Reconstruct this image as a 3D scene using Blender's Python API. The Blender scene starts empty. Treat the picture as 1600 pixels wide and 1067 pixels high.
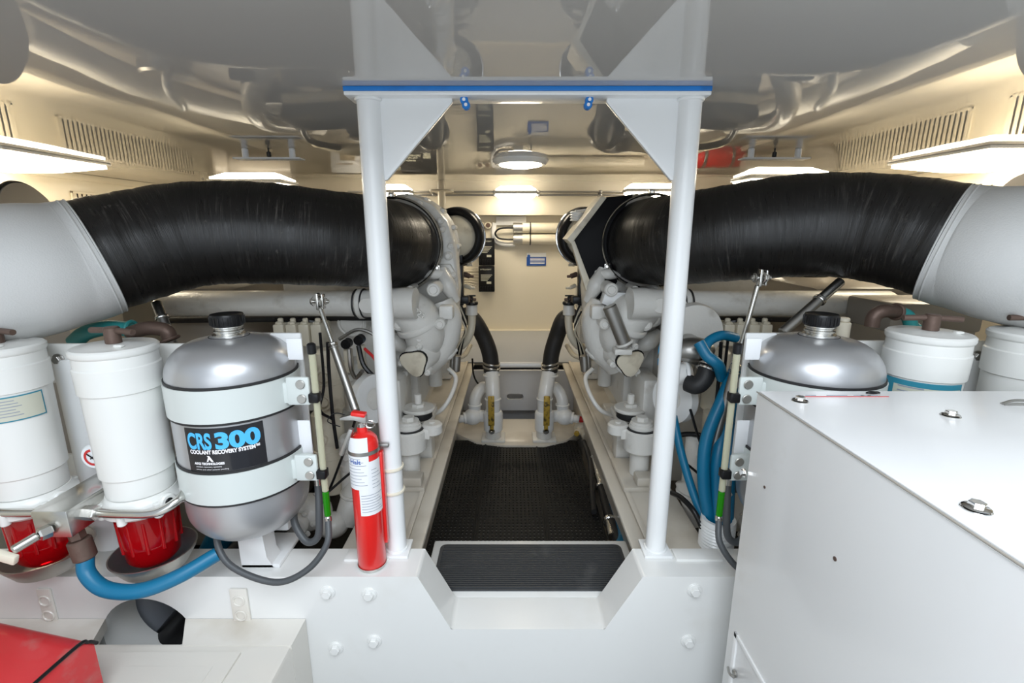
import bpy, bmesh, math, random
from mathutils import Vector, Matrix
random.seed(7)
S = bpy.context.scene
COL = S.collection
H = 1.5                      # height of the camera above the bilge floor; all z below are relative to the camera
F = 743.0; PITCH = math.radians(13.1)
cp, sp = math.cos(PITCH), math.sin(PITCH)

# ---------------------------------------------------------------- camera, light, exposure
cam = bpy.data.cameras.new('camera'); camo = bpy.data.objects.new('camera', cam); COL.objects.link(camo)
camo.location = (0, 0, H); camo.rotation_euler = (math.pi/2 - PITCH, 0, 0)
cam.sensor_width = 36; cam.lens = F/1600*36; cam.clip_start = .01
S.camera = camo
S.view_settings.view_transform = 'Standard'; S.view_settings.look = 'None'
S.view_settings.exposure = 0.13; S.view_settings.gamma = 1.0
S.view_settings.use_curve_mapping = False
w = bpy.data.worlds.new('world'); S.world = w; w.use_nodes = True
w.node_tree.nodes['Background'].inputs[0].default_value = (.80, .90, 1.0, 1)
w.node_tree.nodes['Background'].inputs[1].default_value = .6
def area(name, loc, rot, sx, sy, power, color):
    l = bpy.data.lights.new(name, 'AREA'); l.shape = 'RECTANGLE'; l.size = sx; l.size_y = sy
    l.energy = power; l.color = color
    o = bpy.data.objects.new(name, l); COL.objects.link(o); o.location = loc; o.rotation_euler = rot
    return o
area('hatch_daylight', (.1, -.3, H+.75), (math.radians(24), 0, 0), 1.5, 1.0, 34, (.86, .93, 1))
area('companionway_daylight', (-.2, -1.9, H-.1), (math.radians(88), 0, 0), 2.2, 1.3, 17, (.88, .94, 1))

# ---------------------------------------------------------------- helpers
def P(px, py, Y):
    u = (px-800)/F; v = -(py-533.5)/F
    wy = cp + v*sp; wz = -sp + v*cp
    return Vector((u/wy*Y, Y, wz/wy*Y))
def PZ(px, py, z):
    a = P(px, py, 1.0); return a*(z/a.z)
def PX(px, py, x):
    a = P(px, py, 1.0); return a*(x/a.x)
def PCY(px, py, cx, cy, r):              # pixel ray meets an upright cylinder: (angle, z)
    a = P(px, py, 1.0); dx, dy = a.x, 1.0
    A = dx*dx+dy*dy; B = -2*(dx*cx+dy*cy); C = cx*cx+cy*cy-r*r
    t = (-B-math.sqrt(max(0, B*B-4*A*C)))/(2*A)
    return math.atan2(t*dy-cy, t*dx-cx), a.z*t
def V(*a): return Vector(a)
XC = .036
def woff(o):
    t = Vector((0, 0, 0))
    while o: t += o.location; o = o.parent
    return t
def frame_of(d):
    d = d.normalized(); a = Vector((0, 0, 1)) if abs(d.z) < .9 else Vector((1, 0, 0))
    u = d.cross(a).normalized(); return u, d.cross(u).normalized()
class MB:
    def __init__(s): s.v = []; s.f = []; s.uv = []
    def add(s, vs, fs, uvs=None):
        n = len(s.v); s.v += [Vector(a) for a in vs]; s.f += [tuple(i+n for i in f) for f in fs]
        s.uv += (uvs or [(a[0], a[1], a[2]) for a in vs]); return s
    def bmadd(s, bm):
        bm.verts.index_update()
        s.add([v.co.copy() for v in bm.verts], [[v.index for v in f.verts] for f in bm.faces]); bm.free(); return s
    def box(s, c, d, bev=.004, rot=None, seg=2):
        bm = bmesh.new(); bmesh.ops.create_cube(bm, size=1)
        for v in bm.verts: v.co = Vector((v.co.x*d[0], v.co.y*d[1], v.co.z*d[2]))
        b = min(bev, min(d)*.45)
        if b > 0: bmesh.ops.bevel(bm, geom=list(bm.edges), offset=b, segments=seg, profile=.5, affect='EDGES')
        R = rot if isinstance(rot, Matrix) else (Matrix.Rotation(rot, 3, 'Z') if rot else Matrix.Identity(3))
        for v in bm.verts: v.co = R @ v.co + Vector(c)
        return s.bmadd(bm)
    def bx(s, x0, x1, y0, y1, z0, z1, bev=.004):
        return s.box(((x0+x1)/2, (y0+y1)/2, (z0+z1)/2), (abs(x1-x0), abs(y1-y0), abs(z1-z0)), bev)
    def lathe(s, p, d, prof, seg=32, a0=0, a1=None):
        p = Vector(p); d = Vector(d).normalized(); u, w_ = frame_of(d)
        full = a1 is None; n = seg if full else seg+1
        vs = []; fs = []
        for (t, r) in prof:
            for k in range(n):
                a = 2*math.pi*k/seg if full else a0+(a1-a0)*k/seg
                vs.append(p + d*t + (u*math.cos(a)+w_*math.sin(a))*max(r, 1e-5))
        for i in range(len(prof)-1):
            for k in range(seg):
                k2 = (k+1) % n if full else k+1
                fs.append((i*n+k, i*n+k2, (i+1)*n+k2, (i+1)*n+k))
        if full:
            if prof[0][1] > 1e-4: fs.append(tuple(range(n)))
            if prof[-1][1] > 1e-4: fs.append(tuple((len(prof)-1)*n+k for k in range(n)))
        return s.add(vs, fs)
    def cyl(s, p, q, r, r1=None, seg=24, bev=None):
        p = Vector(p); q = Vector(q); r1 = r if r1 is None else r1; L = (q-p).length
        b = min(.003 if bev is None else bev, r*.3, L*.3) if r1 > 1e-4 else 0
        return s.lathe(p, q-p, [(0, r-b), (b, r), (L-b, r1), (L, r1-b)], seg)
    def hexb(s, p, d, r, h):              # a bolt head with washer
        p = Vector(p); d = Vector(d).normalized()
        s.cyl(p, p+d*h*.25, r*1.45, seg=20, bev=.0006)
        s.cyl(p+d*h*.25, p+d*h, r, seg=6, bev=.001); return s
    def sph(s, c, r, sc=(1, 1, 1), seg=24):
        bm = bmesh.new(); bmesh.ops.create_uvsphere(bm, u_segments=seg, v_segments=seg//2, radius=r)
        for v in bm.verts: v.co = Vector((v.co.x*sc[0], v.co.y*sc[1], v.co.z*sc[2]))+Vector(c)
        return s.bmadd(bm)
    def torus(s, c, d, R, r, seg=40, ms=10, sc=1.0):
        c = Vector(c); d = Vector(d).normalized(); u, w_ = frame_of(d); vs = []; fs = []
        for i in range(seg):
            a = 2*math.pi*i/seg; e = u*math.cos(a)+w_*math.sin(a)
            for j in range(ms):
                b = 2*math.pi*j/ms; vs.append(c+e*(R+r*math.cos(b))+d*(r*sc*math.sin(b)))
        for i in range(seg):
            for j in range(ms):
                i2 = (i+1) % seg; j2 = (j+1) % ms
                fs.append((i*ms+j, i2*ms+j, i2*ms+j2, i*ms+j2))
        return s.add(vs, fs)
    def tube(s, pts, r, seg=16, sub=8, caps=True, ripple=None, smooth=True):
        pts = [Vector(p) for p in pts]; n = len(pts); rs = r if isinstance(r, (list, tuple)) else [r]*n
        cs = []; cr = []
        if smooth and n > 2:
            for i in range(n-1):
                p0 = pts[max(i-1, 0)] if i else pts[0]*2-pts[1]; p1 = pts[i]; p2 = pts[i+1]
                p3 = pts[i+2] if i+2 < n else pts[-1]*2-pts[-2]
                for k in range(sub):
                    t = k/sub
                    cs.append(.5*((2*p1)+(p2-p0)*t+(2*p0-5*p1+4*p2-p3)*t*t+(3*p1-p0-3*p2+p3)*t**3))
                    cr.append(rs[i]+(rs[i+1]-rs[i])*(t*t*(3-2*t)))
            cs.append(pts[-1]); cr.append(rs[-1])
        else: cs, cr = pts, list(rs)
        m = len(cs); T = [(cs[min(i+1, m-1)]-cs[max(i-1, 0)]).normalized() for i in range(m)]
        u, _ = frame_of(T[0]); vs = []; uv = []; L = 0
        for i in range(m):
            if i: L += (cs[i]-cs[i-1]).length
            u = (u-T[i]*u.dot(T[i])).normalized(); w_ = T[i].cross(u)
            rr = cr[i]*(1+(ripple(L) if ripple else 0))
            for k in range(seg):
                a = 2*math.pi*k/seg; vs.append(cs[i]+(u*math.cos(a)+w_*math.sin(a))*rr)
                uv.append((L, math.cos(a)*rr, math.sin(a)*rr))
        fs = [(i*seg+k, i*seg+(k+1) % seg, (i+1)*seg+(k+1) % seg, (i+1)*seg+k) for i in range(m-1) for k in range(seg)]
        if caps: fs += [tuple(range(seg)), tuple((m-1)*seg+k for k in range(seg))]
        return s.add(vs, fs, uv)
    def prism(s, poly, off, bev=0):
        off = Vector(off); poly = [Vector(p) for p in poly]; n = len(poly)
        bm = bmesh.new(); a = [bm.verts.new(p) for p in poly]; b = [bm.verts.new(p+off) for p in poly]
        f1 = bm.faces.new(a); f2 = bm.faces.new(b[::-1])
        for i in range(n): bm.faces.new((a[i], b[i], b[(i+1) % n], a[(i+1) % n]))
        if bev: bmesh.ops.bevel(bm, geom=list(f1.edges)+list(f2.edges), offset=bev, segments=2, profile=.5, affect='EDGES')
        return s.bmadd(bm)
    def build(s, name, mat, parent=None, smooth=38, base=False):
        me = bpy.data.meshes.new(name); vs = [Vector((v.x, v.y, v.z+H)) for v in s.v]
        if parent is not None: o0 = woff(parent)
        elif vs:
            xs = [v.x for v in vs]; ys = [v.y for v in vs]; zs = [v.z for v in vs]
            o0 = Vector(((min(xs)+max(xs))/2, (min(ys)+max(ys))/2, min(zs)))
        vs = [v-o0 for v in vs]
        me.from_pydata([tuple(v) for v in vs], [], s.f)
        bm = bmesh.new(); bm.from_mesh(me); bmesh.ops.recalc_face_normals(bm, faces=list(bm.faces)); bm.to_mesh(me); bm.free()
        at = me.attributes.new('tuv', 'FLOAT_VECTOR', 'POINT')
        for i, a in enumerate(s.uv): at.data[i].vector = a
        for p in me.polygons: p.use_smooth = True
        me.set_sharp_from_angle(angle=math.radians(smooth))
        me.materials.append(mat)
        o = bpy.data.objects.new(name, me); COL.objects.link(o)
        if parent is not None: o.parent = parent
        else: o.location = o0
        return o
def shape2d(outer, holes, depth):          # polygon with holes, filled and thickened -> verts, faces in xy / z
    cu = bpy.data.curves.new('c', 'CURVE'); cu.dimensions = '2D'; cu.fill_mode = 'BOTH'; cu.extrude = depth/2
    for ring in [outer]+holes:
        sl = cu.splines.new('POLY'); sl.points.add(len(ring)-1); sl.use_cyclic_u = True
        for i, p in enumerate(ring): sl.points[i].co = (p[0], p[1], 0, 1)
    ob = bpy.data.objects.new('c', cu); me = bpy.data.meshes.new_from_object(ob)
    r = [v.co.copy() for v in me.vertices], [tuple(p.vertices) for p in me.polygons]
    bpy.data.objects.remove(ob); bpy.data.meshes.remove(me); bpy.data.curves.remove(cu); return r
def textm(txt, size, depth=.0006, bold=0.0, align='LEFT', space=1.0):
    cu = bpy.data.curves.new('t', 'FONT'); cu.body = txt; cu.size = size; cu.extrude = depth/2; cu.offset = bold
    cu.align_x = align; cu.space_character = space
    ob = bpy.data.objects.new('t', cu); me = bpy.data.meshes.new_from_object(ob)
    r = [v.co.copy() for v in me.vertices], [tuple(p.vertices) for p in me.polygons]
    bpy.data.objects.remove(ob); bpy.data.meshes.remove(me); bpy.data.curves.remove(cu); return r
def circ(cx, cy, r, n=40): return [(cx+r*math.cos(2*math.pi*k/n), cy+r*math.sin(2*math.pi*k/n)) for k in range(n)]
def rrect(x0, x1, y0, y1, r, n=6):
    out = []
    for (cx, cy, a) in ((x1-r, y1-r, 0), (x0+r, y1-r, 90), (x0+r, y0+r, 180), (x1-r, y0+r, 270)):
        for k in range(n+1):
            b = math.radians(a+90*k/n); out.append((cx+r*math.cos(b), cy+r*math.sin(b)))
    return out
def tag(o, label, cat, group=None):
    o['label'] = label; o['category'] = cat
    if group: o['group'] = group
    return o
def thing(name, loc, label, cat, group=None):
    o = bpy.data.objects.new(name, None); COL.objects.link(o); o.empty_display_size = .05
    o.location = (loc[0], loc[1], loc[2]+H); return tag(o, label, cat, group)
def struct(o): o['kind'] = 'structure'; return o

# ---------------------------------------------------------------- materials
def mat(name, col, rough=.45, metal=0, spec=.5, coat=0, dirt=None, dirtcol=(.35, .28, .2), dscale=6, dth=.62, bump=0, bscale=40,
        trans=0, emit=None, estr=0, ior=1.5, rvar=0, alpha=1):
    m = bpy.data.materials.new(name); m.use_nodes = True; nt = m.node_tree; b = nt.nodes['Principled BSDF']
    I = b.inputs; I['Base Color'].default_value = (*col, 1); I['Roughness'].default_value = rough; I['Metallic'].default_value = metal
    I['Specular IOR Level'].default_value = spec; I['Coat Weight'].default_value = coat; I['Coat Roughness'].default_value = .08
    I['IOR'].default_value = ior; I['Transmission Weight'].default_value = trans
    if emit: I['Emission Color'].default_value = (*emit, 1); I['Emission Strength'].default_value = estr
    tc = nt.nodes.new('ShaderNodeTexCoord')
    def noise(sc, det=4, vec=None):
        n = nt.nodes.new('ShaderNodeTexNoise'); n.inputs['Scale'].default_value = sc; n.inputs['Detail'].default_value = det
        nt.links.new(vec or tc.outputs['Object'], n.inputs['Vector']); return n
    if dirt:
        n = noise(dscale, 8); r = nt.nodes.new('ShaderNodeMapRange'); r.inputs[1].default_value = dth; r.inputs[2].default_value = dth+.14
        r.inputs[4].default_value = dirt; nt.links.new(n.outputs['Fac'], r.inputs[0])
        mx = nt.nodes.new('ShaderNodeMix'); mx.data_type = 'RGBA'; mx.inputs[6].default_value = (*col, 1); mx.inputs[7].default_value = (*dirtcol, 1)
        nt.links.new(r.outputs[0], mx.inputs[0]); nt.links.new(mx.outputs[2], I['Base Color'])
    if rvar:
        n = noise(9, 5); r = nt.nodes.new('ShaderNodeMapRange'); r.inputs[3].default_value = max(0, rough-rvar); r.inputs[4].default_value = rough+rvar
        nt.links.new(n.outputs['Fac'], r.inputs[0]); nt.links.new(r.outputs[0], I['Roughness'])
    if bump:
        n = noise(bscale, 4); bp = nt.nodes.new('ShaderNodeBump'); bp.inputs['Strength'].default_value = bump; bp.inputs['Distance'].default_value = .01
        nt.links.new(n.outputs['Fac'], bp.inputs['Height']); nt.links.new(bp.outputs[0], I['Normal'])
    return m
WHITE = mat('white_gelcoat', (.80, .80, .78), .28, coat=.3, dirt=.25, dscale=5, dth=.6, dirtcol=(.62, .58, .5), bump=.04, bscale=9)
FRAMEW = mat('white_frame_paint', (.83, .84, .84), .3, coat=.35, bump=.03, bscale=12)
CASEW = mat('white_cabinet_paint', (.86, .86, .855), .3, coat=.25, dirt=.3, dscale=9, dth=.68, dirtcol=(.6, .55, .48))
DECKW = mat('grubby_white_deck', (.74, .71, .65), .32, coat=.25, dirt=.55, dscale=4, dth=.5, dirtcol=(.5, .44, .35), bump=.05, bscale=12)
STRW = mat('stringer_paint', (.62, .58, .51), .4, coat=.1, dirt=.6, dscale=4, dth=.5, dirtcol=(.42, .37, .3))
CREAM = mat('cream_wall', (.78, .72, .59), .4, coat=.15, dirt=.2, dscale=3, dth=.6, dirtcol=(.6, .52, .38))
ENG = mat('engine_enamel', (.74, .725, .685), .36, coat=.25, dirt=.5, dscale=14, dth=.6, dirtcol=(.38, .34, .28), bump=.14, bscale=90)
ENGC = mat('engine_cream_enamel', (.72, .66, .53), .4, coat=.15, dirt=.55, dscale=12, dth=.56, dirtcol=(.35, .28, .2), bump=.1, bscale=80)
BLK = mat('black_plastic', (.008, .008, .009), .3, spec=.3)
BLKR = mat('black_rubber', (.018, .018, .019), .55, bump=.1, bscale=120)
GREYR = mat('grey_rubber', (.07, .075, .08), .45)
STEEL = mat('brushed_steel', (.62, .61, .58), .25, 1, rvar=.12)
DSTEEL = mat('dull_steel', (.42, .41, .39), .4, 1, rvar=.12)
CHROME = mat('polished_steel', (.8, .79, .77), .1, 1)
ALU = mat('cast_aluminium', (.55, .54, .51), .42, 1, rvar=.1, bump=.08, bscale=60)
SILVER = mat('silver_tank_paint', (.50, .505, .52), .38, .7, coat=.25)
WRAP = mat('silver_cloth_wrap', (.66, .66, .65), .6, .0, bump=.12, bscale=300)
BAND = mat('grey_green_strap', (.64, .68, .66), .38, coat=.2)
BLUE = mat('blue_rubber_hose', (.0, .15, .29), .4, dirt=.35, dscale=25, dth=.6, dirtcol=(.01, .12, .24))
TEAL = mat('teal_hose', (.03, .27, .27), .45)
TAPE = mat('blue_masking_tape', (.01, .20, .62), .55, dirt=.5, dscale=12, dth=.55, dirtcol=(.01, .1, .35))
RED = mat('red_enamel', (.78, .018, .015), .28, coat=.4)
TOOLR = mat('worn_red_paint', (.60, .03, .035), .35, coat=.2, dirt=.6, dscale=14, dth=.56, dirtcol=(.42, .2, .18))
REDG = mat('red_fuel', (.7, .003, .008), .04, trans=.6, ior=1.45, emit=None)
GREENL = mat('green_coolant', (.02, .28, .005), .1, trans=.3, ior=1.4)
CLEARY = mat('yellowed_clear_tube', (.72, .70, .52), .15, trans=.45, ior=1.3)
FILT = mat('white_filter_enamel', (.80, .80, .77), .35, coat=.25, dirt=.3, dscale=7, dth=.62, dirtcol=(.66, .58, .42), bump=.03, bscale=20)
BRONZE = mat('brown_bronze', (.15, .10, .08), .5, .5, bump=.15, bscale=60)
PAPER = mat('white_sticker', (.85, .86, .88), .5)
LBLK = mat('label_black', (.006, .006, .01), .2, coat=.4)
LBLU = mat('label_light_blue', (.08, .50, .92), .35)
LWHT = mat('label_white', (.9, .88, .9), .4)
LTEAL = mat('label_teal', (.03, .24, .34), .35)
LBEIGE = mat('label_beige', (.58, .58, .48), .45)
LGREY = mat('label_print_grey', (.3, .33, .4), .5)
LRED = mat('label_red', (.6, .03, .03), .4)
BRASS = mat('yellow_handle', (.5, .33, .05), .4, .2, dirt=.9, dscale=60, dth=.52, dirtcol=(.05, .04, .02))
DARK = mat('dark_bilge', (.045, .043, .04), .6)
DUCT = mat('taupe_duct', (.33, .30, .26), .4, coat=.2)
SIGNB = mat('sign_blue', (.02, .10, .42), .4)
GREYW = mat('grey_painted_platform', (.36, .385, .43), .38, coat=.3)
CORD = mat('tan_dirty_timber', (.5, .42, .3), .6)
TREAD = mat('charcoal_tread_rubber', (.045, .048, .052), .5, dirt=.5, dscale=10, dth=.62, dirtcol=(.12, .12, .12))
LAMP = mat('lamp_diffuser', (.95, .9, .8), .3, emit=(1, .88, .67), estr=11)
LAMPE = mat('lamp_diffuser_dim', (.95, .9, .8), .3, emit=(1, .88, .68), estr=24)
GUARD = mat('guard_black', (.005, .005, .006), .45, spec=.12)
MATR = mat('mat_rubber', (.008, .008, .008), .6, spec=.3)
PANEL = mat('pale_bulkhead_paint', (.66, .67, .70), .3, coat=.3)
# ceiling: high gloss off-white gelcoat with a slight wave
CEIL = mat('glossy_ceiling', (.54, .52, .49), .02, spec=.5, ior=1.75)
nt = CEIL.node_tree; tc = nt.nodes.new('ShaderNodeTexCoord'); n = nt.nodes.new('ShaderNodeTexNoise'); n.inputs['Scale'].default_value = 2.6; n.inputs['Detail'].default_value = 2
bp = nt.nodes.new('ShaderNodeBump'); bp.inputs['Strength'].default_value = .03; bp.inputs['Distance'].default_value = .02
nt.links.new(tc.outputs['Object'], n.inputs['Vector']); nt.links.new(n.outputs['Fac'], bp.inputs['Height']); nt.links.new(bp.outputs[0], nt.nodes['Principled BSDF'].inputs['Normal'])
# hose rubber: scuffs that run round the hose, read from the tube's own coordinates
def hose_material():
    m = mat('scuffed_black_hose', (.012, .011, .010), .34); nt = m.node_tree; b = nt.nodes['Principled BSDF']
    at = nt.nodes.new('ShaderNodeAttribute'); at.attribute_name = 'tuv'
    def nz(scale, vecscale, det):
        mp = nt.nodes.new('ShaderNodeMapping'); mp.inputs['Scale'].default_value = vecscale; nt.links.new(at.outputs['Vector'], mp.inputs['Vector'])
        n = nt.nodes.new('ShaderNodeTexNoise'); n.inputs['Scale'].default_value = scale; n.inputs['Detail'].default_value = det; n.inputs['Roughness'].default_value = .65
        nt.links.new(mp.outputs[0], n.inputs['Vector']); return n
    a = nz(1, (160, 9, 9), 6); c = nz(1, (7, 9, 9), 4); d = nz(1, (60, 40, 40), 5)
    def mr(n, lo, hi, o0=0, o1=1):
        r = nt.nodes.new('ShaderNodeMapRange'); r.inputs[1].default_value = lo; r.inputs[2].default_value = hi; r.inputs[3].default_value = o0; r.inputs[4].default_value = o1
        nt.links.new(n.outputs[0], r.inputs[0]); return r
    ra = mr(a, .54, .72); rc = mr(c, .44, .62); rd = mr(d, .62, .72)
    mu = nt.nodes.new('ShaderNodeMath'); mu.operation = 'MULTIPLY'; nt.links.new(ra.outputs[0], mu.inputs[0]); nt.links.new(rc.outputs[0], mu.inputs[1])
    md = nt.nodes.new('ShaderNodeMath'); md.operation = 'MULTIPLY'; nt.links.new(rd.outputs[0], md.inputs[0]); nt.links.new(rc.outputs[0], md.inputs[1])
    mm = nt.nodes.new('ShaderNodeMath'); mm.operation = 'MAXIMUM'; nt.links.new(mu.outputs[0], mm.inputs[0]); nt.links.new(md.outputs[0], mm.inputs[1])
    mx = nt.nodes.new('ShaderNodeMix'); mx.data_type = 'RGBA'; mx.inputs[6].default_value = (.011, .010, .0095, 1); mx.inputs[7].default_value = (.085, .078, .07, 1)
    nt.links.new(mm.outputs[0], mx.inputs[0]); nt.links.new(mx.outputs[2], b.inputs['Base Color'])
    rr = mr(a, .3, .7, .22, .5); nt.links.new(rr.outputs[0], b.inputs['Roughness'])
    bp = nt.nodes.new('ShaderNodeBump'); bp.inputs['Strength'].default_value = .35; bp.inputs['Distance'].default_value = .004
    nt.links.new(a.outputs[0], bp.inputs['Height']); nt.links.new(bp.outputs[0], b.inputs['Normal'])
    return m
HOSE = hose_material()
# ================================================================ SETTING
ZC = .290; WL, WR, YB = -2.26, 2.12, 4.25
# ceiling: from just ahead of the open hatch to the far wall, and the rest round the hatch
m = MB(); m.bx(WL-.1, WR+.1, .5, YB+.1, ZC, ZC+.05, 0); struct(m.build('ceiling', CEIL))
# side walls: upper panel, a ledge, and the lower hull side
for side, x in (('left', WL), ('right', WR)):
    sg = -1 if side == 'left' else 1
    m = MB(); m.bx(x, x+sg*.06, -.6, YB+.1, -.04, ZC, 0)
    m.bx(x-sg*.30, x+sg*.06, -.6, YB+.1, -.07, -.04, .006)
    m.bx(x-sg*.22, x-sg*.16, -.6, YB+.1, -1.5, -.07, 0)
    struct(m.build('wall_'+side, CREAM))
    m = MB(); m.bx(x-sg*.012, x, .2, YB, ZC-.035, ZC-.001, .002); m.bx(x-sg*.03, x, 3.62, 3.72, -.04, ZC-.001, .004)
    struct(m.build('trim_'+('1' if sg < 0 else '2'), CREAM))
# far wall: header strip, recessed panel, ledge
m = MB(); m.bx(WL, WR, 4.12, YB+.1, .128, ZC, .004); m.bx(WL, WR, YB, YB+.08, -.95, .13, 0); m.bx(WL, WR, YB-.05, YB, -.93, -.87, .01)
struct(m.build('wall_far', CREAM))
m = MB(); m.bx(WL, WR, 3.16, YB+.02, -.92, -.88, .004); struct(m.build('floor_platform', GREYW))
m = MB(); m.bx(WL, WR, 3.17, 3.2, -1.5, -.92, 0)
pts, fs = shape2d(rrect(-.5, .6, -1.16, -.885, .12), [rrect(-.035, .075, -1.085, -1.045, .019)], .02)
m.add([V(a.x, 2.98+a.z, a.y) for a in pts], fs)
struct(m.build('trim_3', PANEL))
m = MB(); m.bx(-.45, .52, 3.10, 3.16, -.915, -.885, .003); struct(m.build('trim_4', BLK))
# bilge floor
m = MB(); m.bx(WL, WR, -.6, YB, -1.56, -1.5, 0); struct(m.build('floor', DARK))
m = MB(); m.bx(-.42, .5, 1.1, 2.55, -1.32, -1.30, 0); struct(m.build('floor_bilge_well', STRW))
# wall behind on both sides of the companionway
# ---- vent grilles in the side walls
def grille(x, y0, y1, z0, z1, sg, label):
    m = MB(); t = .008
    m.bx(x-sg*t, x, y0, y1, z0, z0+.012, .002); m.bx(x-sg*t, x, y0, y1, z1-.012, z1, .002)
    m.bx(x-sg*t, x, y0, y0+.012, z0, z1, .002); m.bx(x-sg*t, x, y1-.012, y1, z0, z1, .002)
    n = int((y1-y0)/.028)
    for k in range(n):
        y = y0+.02+(y1-y0-.04)*k/(n-1)
        m.box((x-sg*.0065, y, (z0+z1)/2), (.002, .017, z1-z0-.02), .0005)
    o = m.build('vent_grille', CREAM); tag(o, label, 'vent', 'louvred vents in the side walls')
    b = MB(); b.bx(x-sg*.001, x-sg*.0025, y0+.008, y1-.008, z0+.008, z1-.008, 0); b.build('backing', DARK, o)
    return o
grille(WL, 1.35, 2.33, .02, .20, -1, 'cream louvred vent on the left wall, cut by the left edge')
grille(WL, 2.54, 3.58, .02, .20, -1, 'long cream louvred wall vent on the left wall behind the left black hose')
grille(WR, 1.35, 2.20, .02, .20, 1, 'cream louvred wall vent on the right wall, cut by the right edge')
grille(WR, 2.36, 3.42, .02, .20, 1, 'long cream louvred wall vent on the right wall behind the right black hose')
# ---- lamps
def lamp(cx, cy, sx, sy, h, label, material=LAMP):
    t = thing('ceiling_lamp', (cx, cy, ZC), label, 'lamp', 'fluorescent lamps on the ceiling')
    m = MB(); m.bx(cx-sx/2-.012, cx+sx/2+.012, cy-sy/2-.012, cy+sy/2+.012, ZC-.012, ZC, .003); m.build('base', FRAMEW, t)
    a = MB(); e = min(sx, sy)*.28
    top = [(-sx/2, -sy/2), (sx/2, -sy/2), (sx/2, sy/2), (-sx/2, sy/2)]
    vs = [V(cx+x, cy+y, ZC-.012) for x, y in top]+[V(cx+x, cy+y, ZC-h*.45) for x, y in top]+[V(cx+x*(1-2*e/sx), cy+y*(1-2*e/sy), ZC-h) for x, y in top]
    fs = [(0, 1, 2, 3), (8, 9, 10, 11)]+[(i, (i+1) % 4, 4+(i+1) % 4, 4+i) for i in range(4)]+[(4+i, 4+(i+1) % 4, 8+(i+1) % 4, 8+i) for i in range(4)]
    a.add(vs, fs); a.build('diffuser', material, t); return t
lamp(-2.0, 2.0, .42, .44, .055, 'bright rectangular fluorescent lamp at the left edge beside the vent')
lamp(1.87, 1.98, .42, .44, .055, 'bright rectangular fluorescent lamp at the right edge beside the vent')
lamp(.03, 3.9, .31, .14, .05, 'small rectangular lamp in the middle of the far header', LAMPE)
lamp(-1.60, 3.10, .42, .22, .055, 'rectangular lamp just above the left black hose')
lamp(1.52, 2.85, .42, .22, .055, 'rectangular lamp just above the right black hose')
lamp(-.93, 3.8, .31, .14, .05, 'rectangular lamp beside the left white post, above the hose end', LAMPE)
lamp(1.05, 3.7, .40, .14, .05, 'rectangular lamp beside the right white post, above the hose end', LAMPE)
t = thing('dome_lamp', (XC, 2.12, ZC), 'round white dome lamp on the ceiling under the blue taped rail', 'lamp')
m = MB(); m.lathe((XC, 2.12, ZC), (0, 0, -1), [(0, .118), (.006, .118), (.02, .105), (.02, .09)], 40); m.build('rim', FRAMEW, t)
m = MB(); m.lathe((XC, 2.12, ZC-.017), (0, 0, -1), [(0, .09), (.006, .088), (.012, .06), (.014, .0)], 40); m.build('diffuser', LAMPE, t)
# conduit on the far ceiling
m = MB()
for dy in (0, .05): m.cyl((-1.3, 3.93+dy, ZC-.012), (-.13, 3.93+dy, ZC-.012), .006, seg=10); m.cyl((.20, 3.93+dy, ZC-.012), (1.3, 3.93+dy, ZC-.012), .006, seg=10)
for x in (-1.05, -.62, -.14, .21, .7, 1.0): m.box((x, 3.955, ZC-.012), (.02, .09, .022), .003)
tag(m.build('conduit', DSTEEL), 'thin grey electrical conduit running across the far ceiling', 'conduit')
# hanging shelf brackets
for sg, cx, lab in ((-1, -.88, 'small white two-legged bracket hanging from the ceiling above the left hose'), (1, .95, 'small white two-legged bracket hanging from the ceiling above the right hose')):
    t = thing('hanging_bracket', (cx, 1.83, ZC), lab, 'bracket', 'brackets hanging from the ceiling')
    for dx in (-.085, .085):
        m = MB(); m.cyl((cx+dx, 1.83, ZC-.034), (cx+dx, 1.83, ZC), .011); m.build('leg', PAPER, t)
    m = MB(); m.box((cx, 1.83, ZC-.036), (.24, .05, .005), .001); m.build('plate', PAPER, t)
    m = MB(); m.cyl((cx, 1.83, ZC-.03), (cx, 1.83, ZC-.012), .008); m.cyl((cx, 1.83, ZC-.012), (cx, 1.83, ZC), .003); m.build('screw', BLK, t)
# ================================================================ FAR WALL ITEMS
Y0 = YB-.001
def sign_text(parent, name, txt, size, px, py, Y, material, align='LEFT'):
    vs, fs = textm(txt, size, .001, size*.01, align); p = P(px, py, Y); m = MB()
    m.add([V(p.x+a.x, Y-a.z, p.z+a.y) for a in vs], fs); return m.build(name, material, parent)
for k, (y0, y1, lab) in enumerate(((372, 414, 'black battery charger box on the far wall, upper of the two stacked'), (416, 455, 'black battery charger box on the far wall, lower of the two stacked'))):
    a = P(748, y0, Y0-.03); b = P(773, y1, Y0-.03)
    t = thing('battery_charger', ((a.x+b.x)/2, Y0, b.z), lab, 'charger', 'black chargers on the far wall')
    m = MB(); m.bx(a.x, b.x, Y0-.07, Y0, b.z, a.z, .004)
    for j in range(9): m.bx(a.x+.012+j*.0145, a.x+.017+j*.0145, Y0-.077, Y0-.069, b.z+.008, b.z+.05, .001)
    m.build('case', BLK, t)
    sign_text(t, 'lettering', 'INTELLIGENT', .016, 750.5, y0+6, Y0-.072, LBEIGE)
    m = MB()
    for j in range(5): m.bx(a.x+.02, b.x-.02-.01*j, Y0-.0715, Y0-.07, a.z-.075-j*.012, a.z-.070-j*.012, 0)
    m.bx(a.x+.07, a.x+.11, Y0-.0715, Y0-.07, b.z+.07, b.z+.09, 0); m.build('print', LBEIGE, t)
m = MB()
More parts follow.
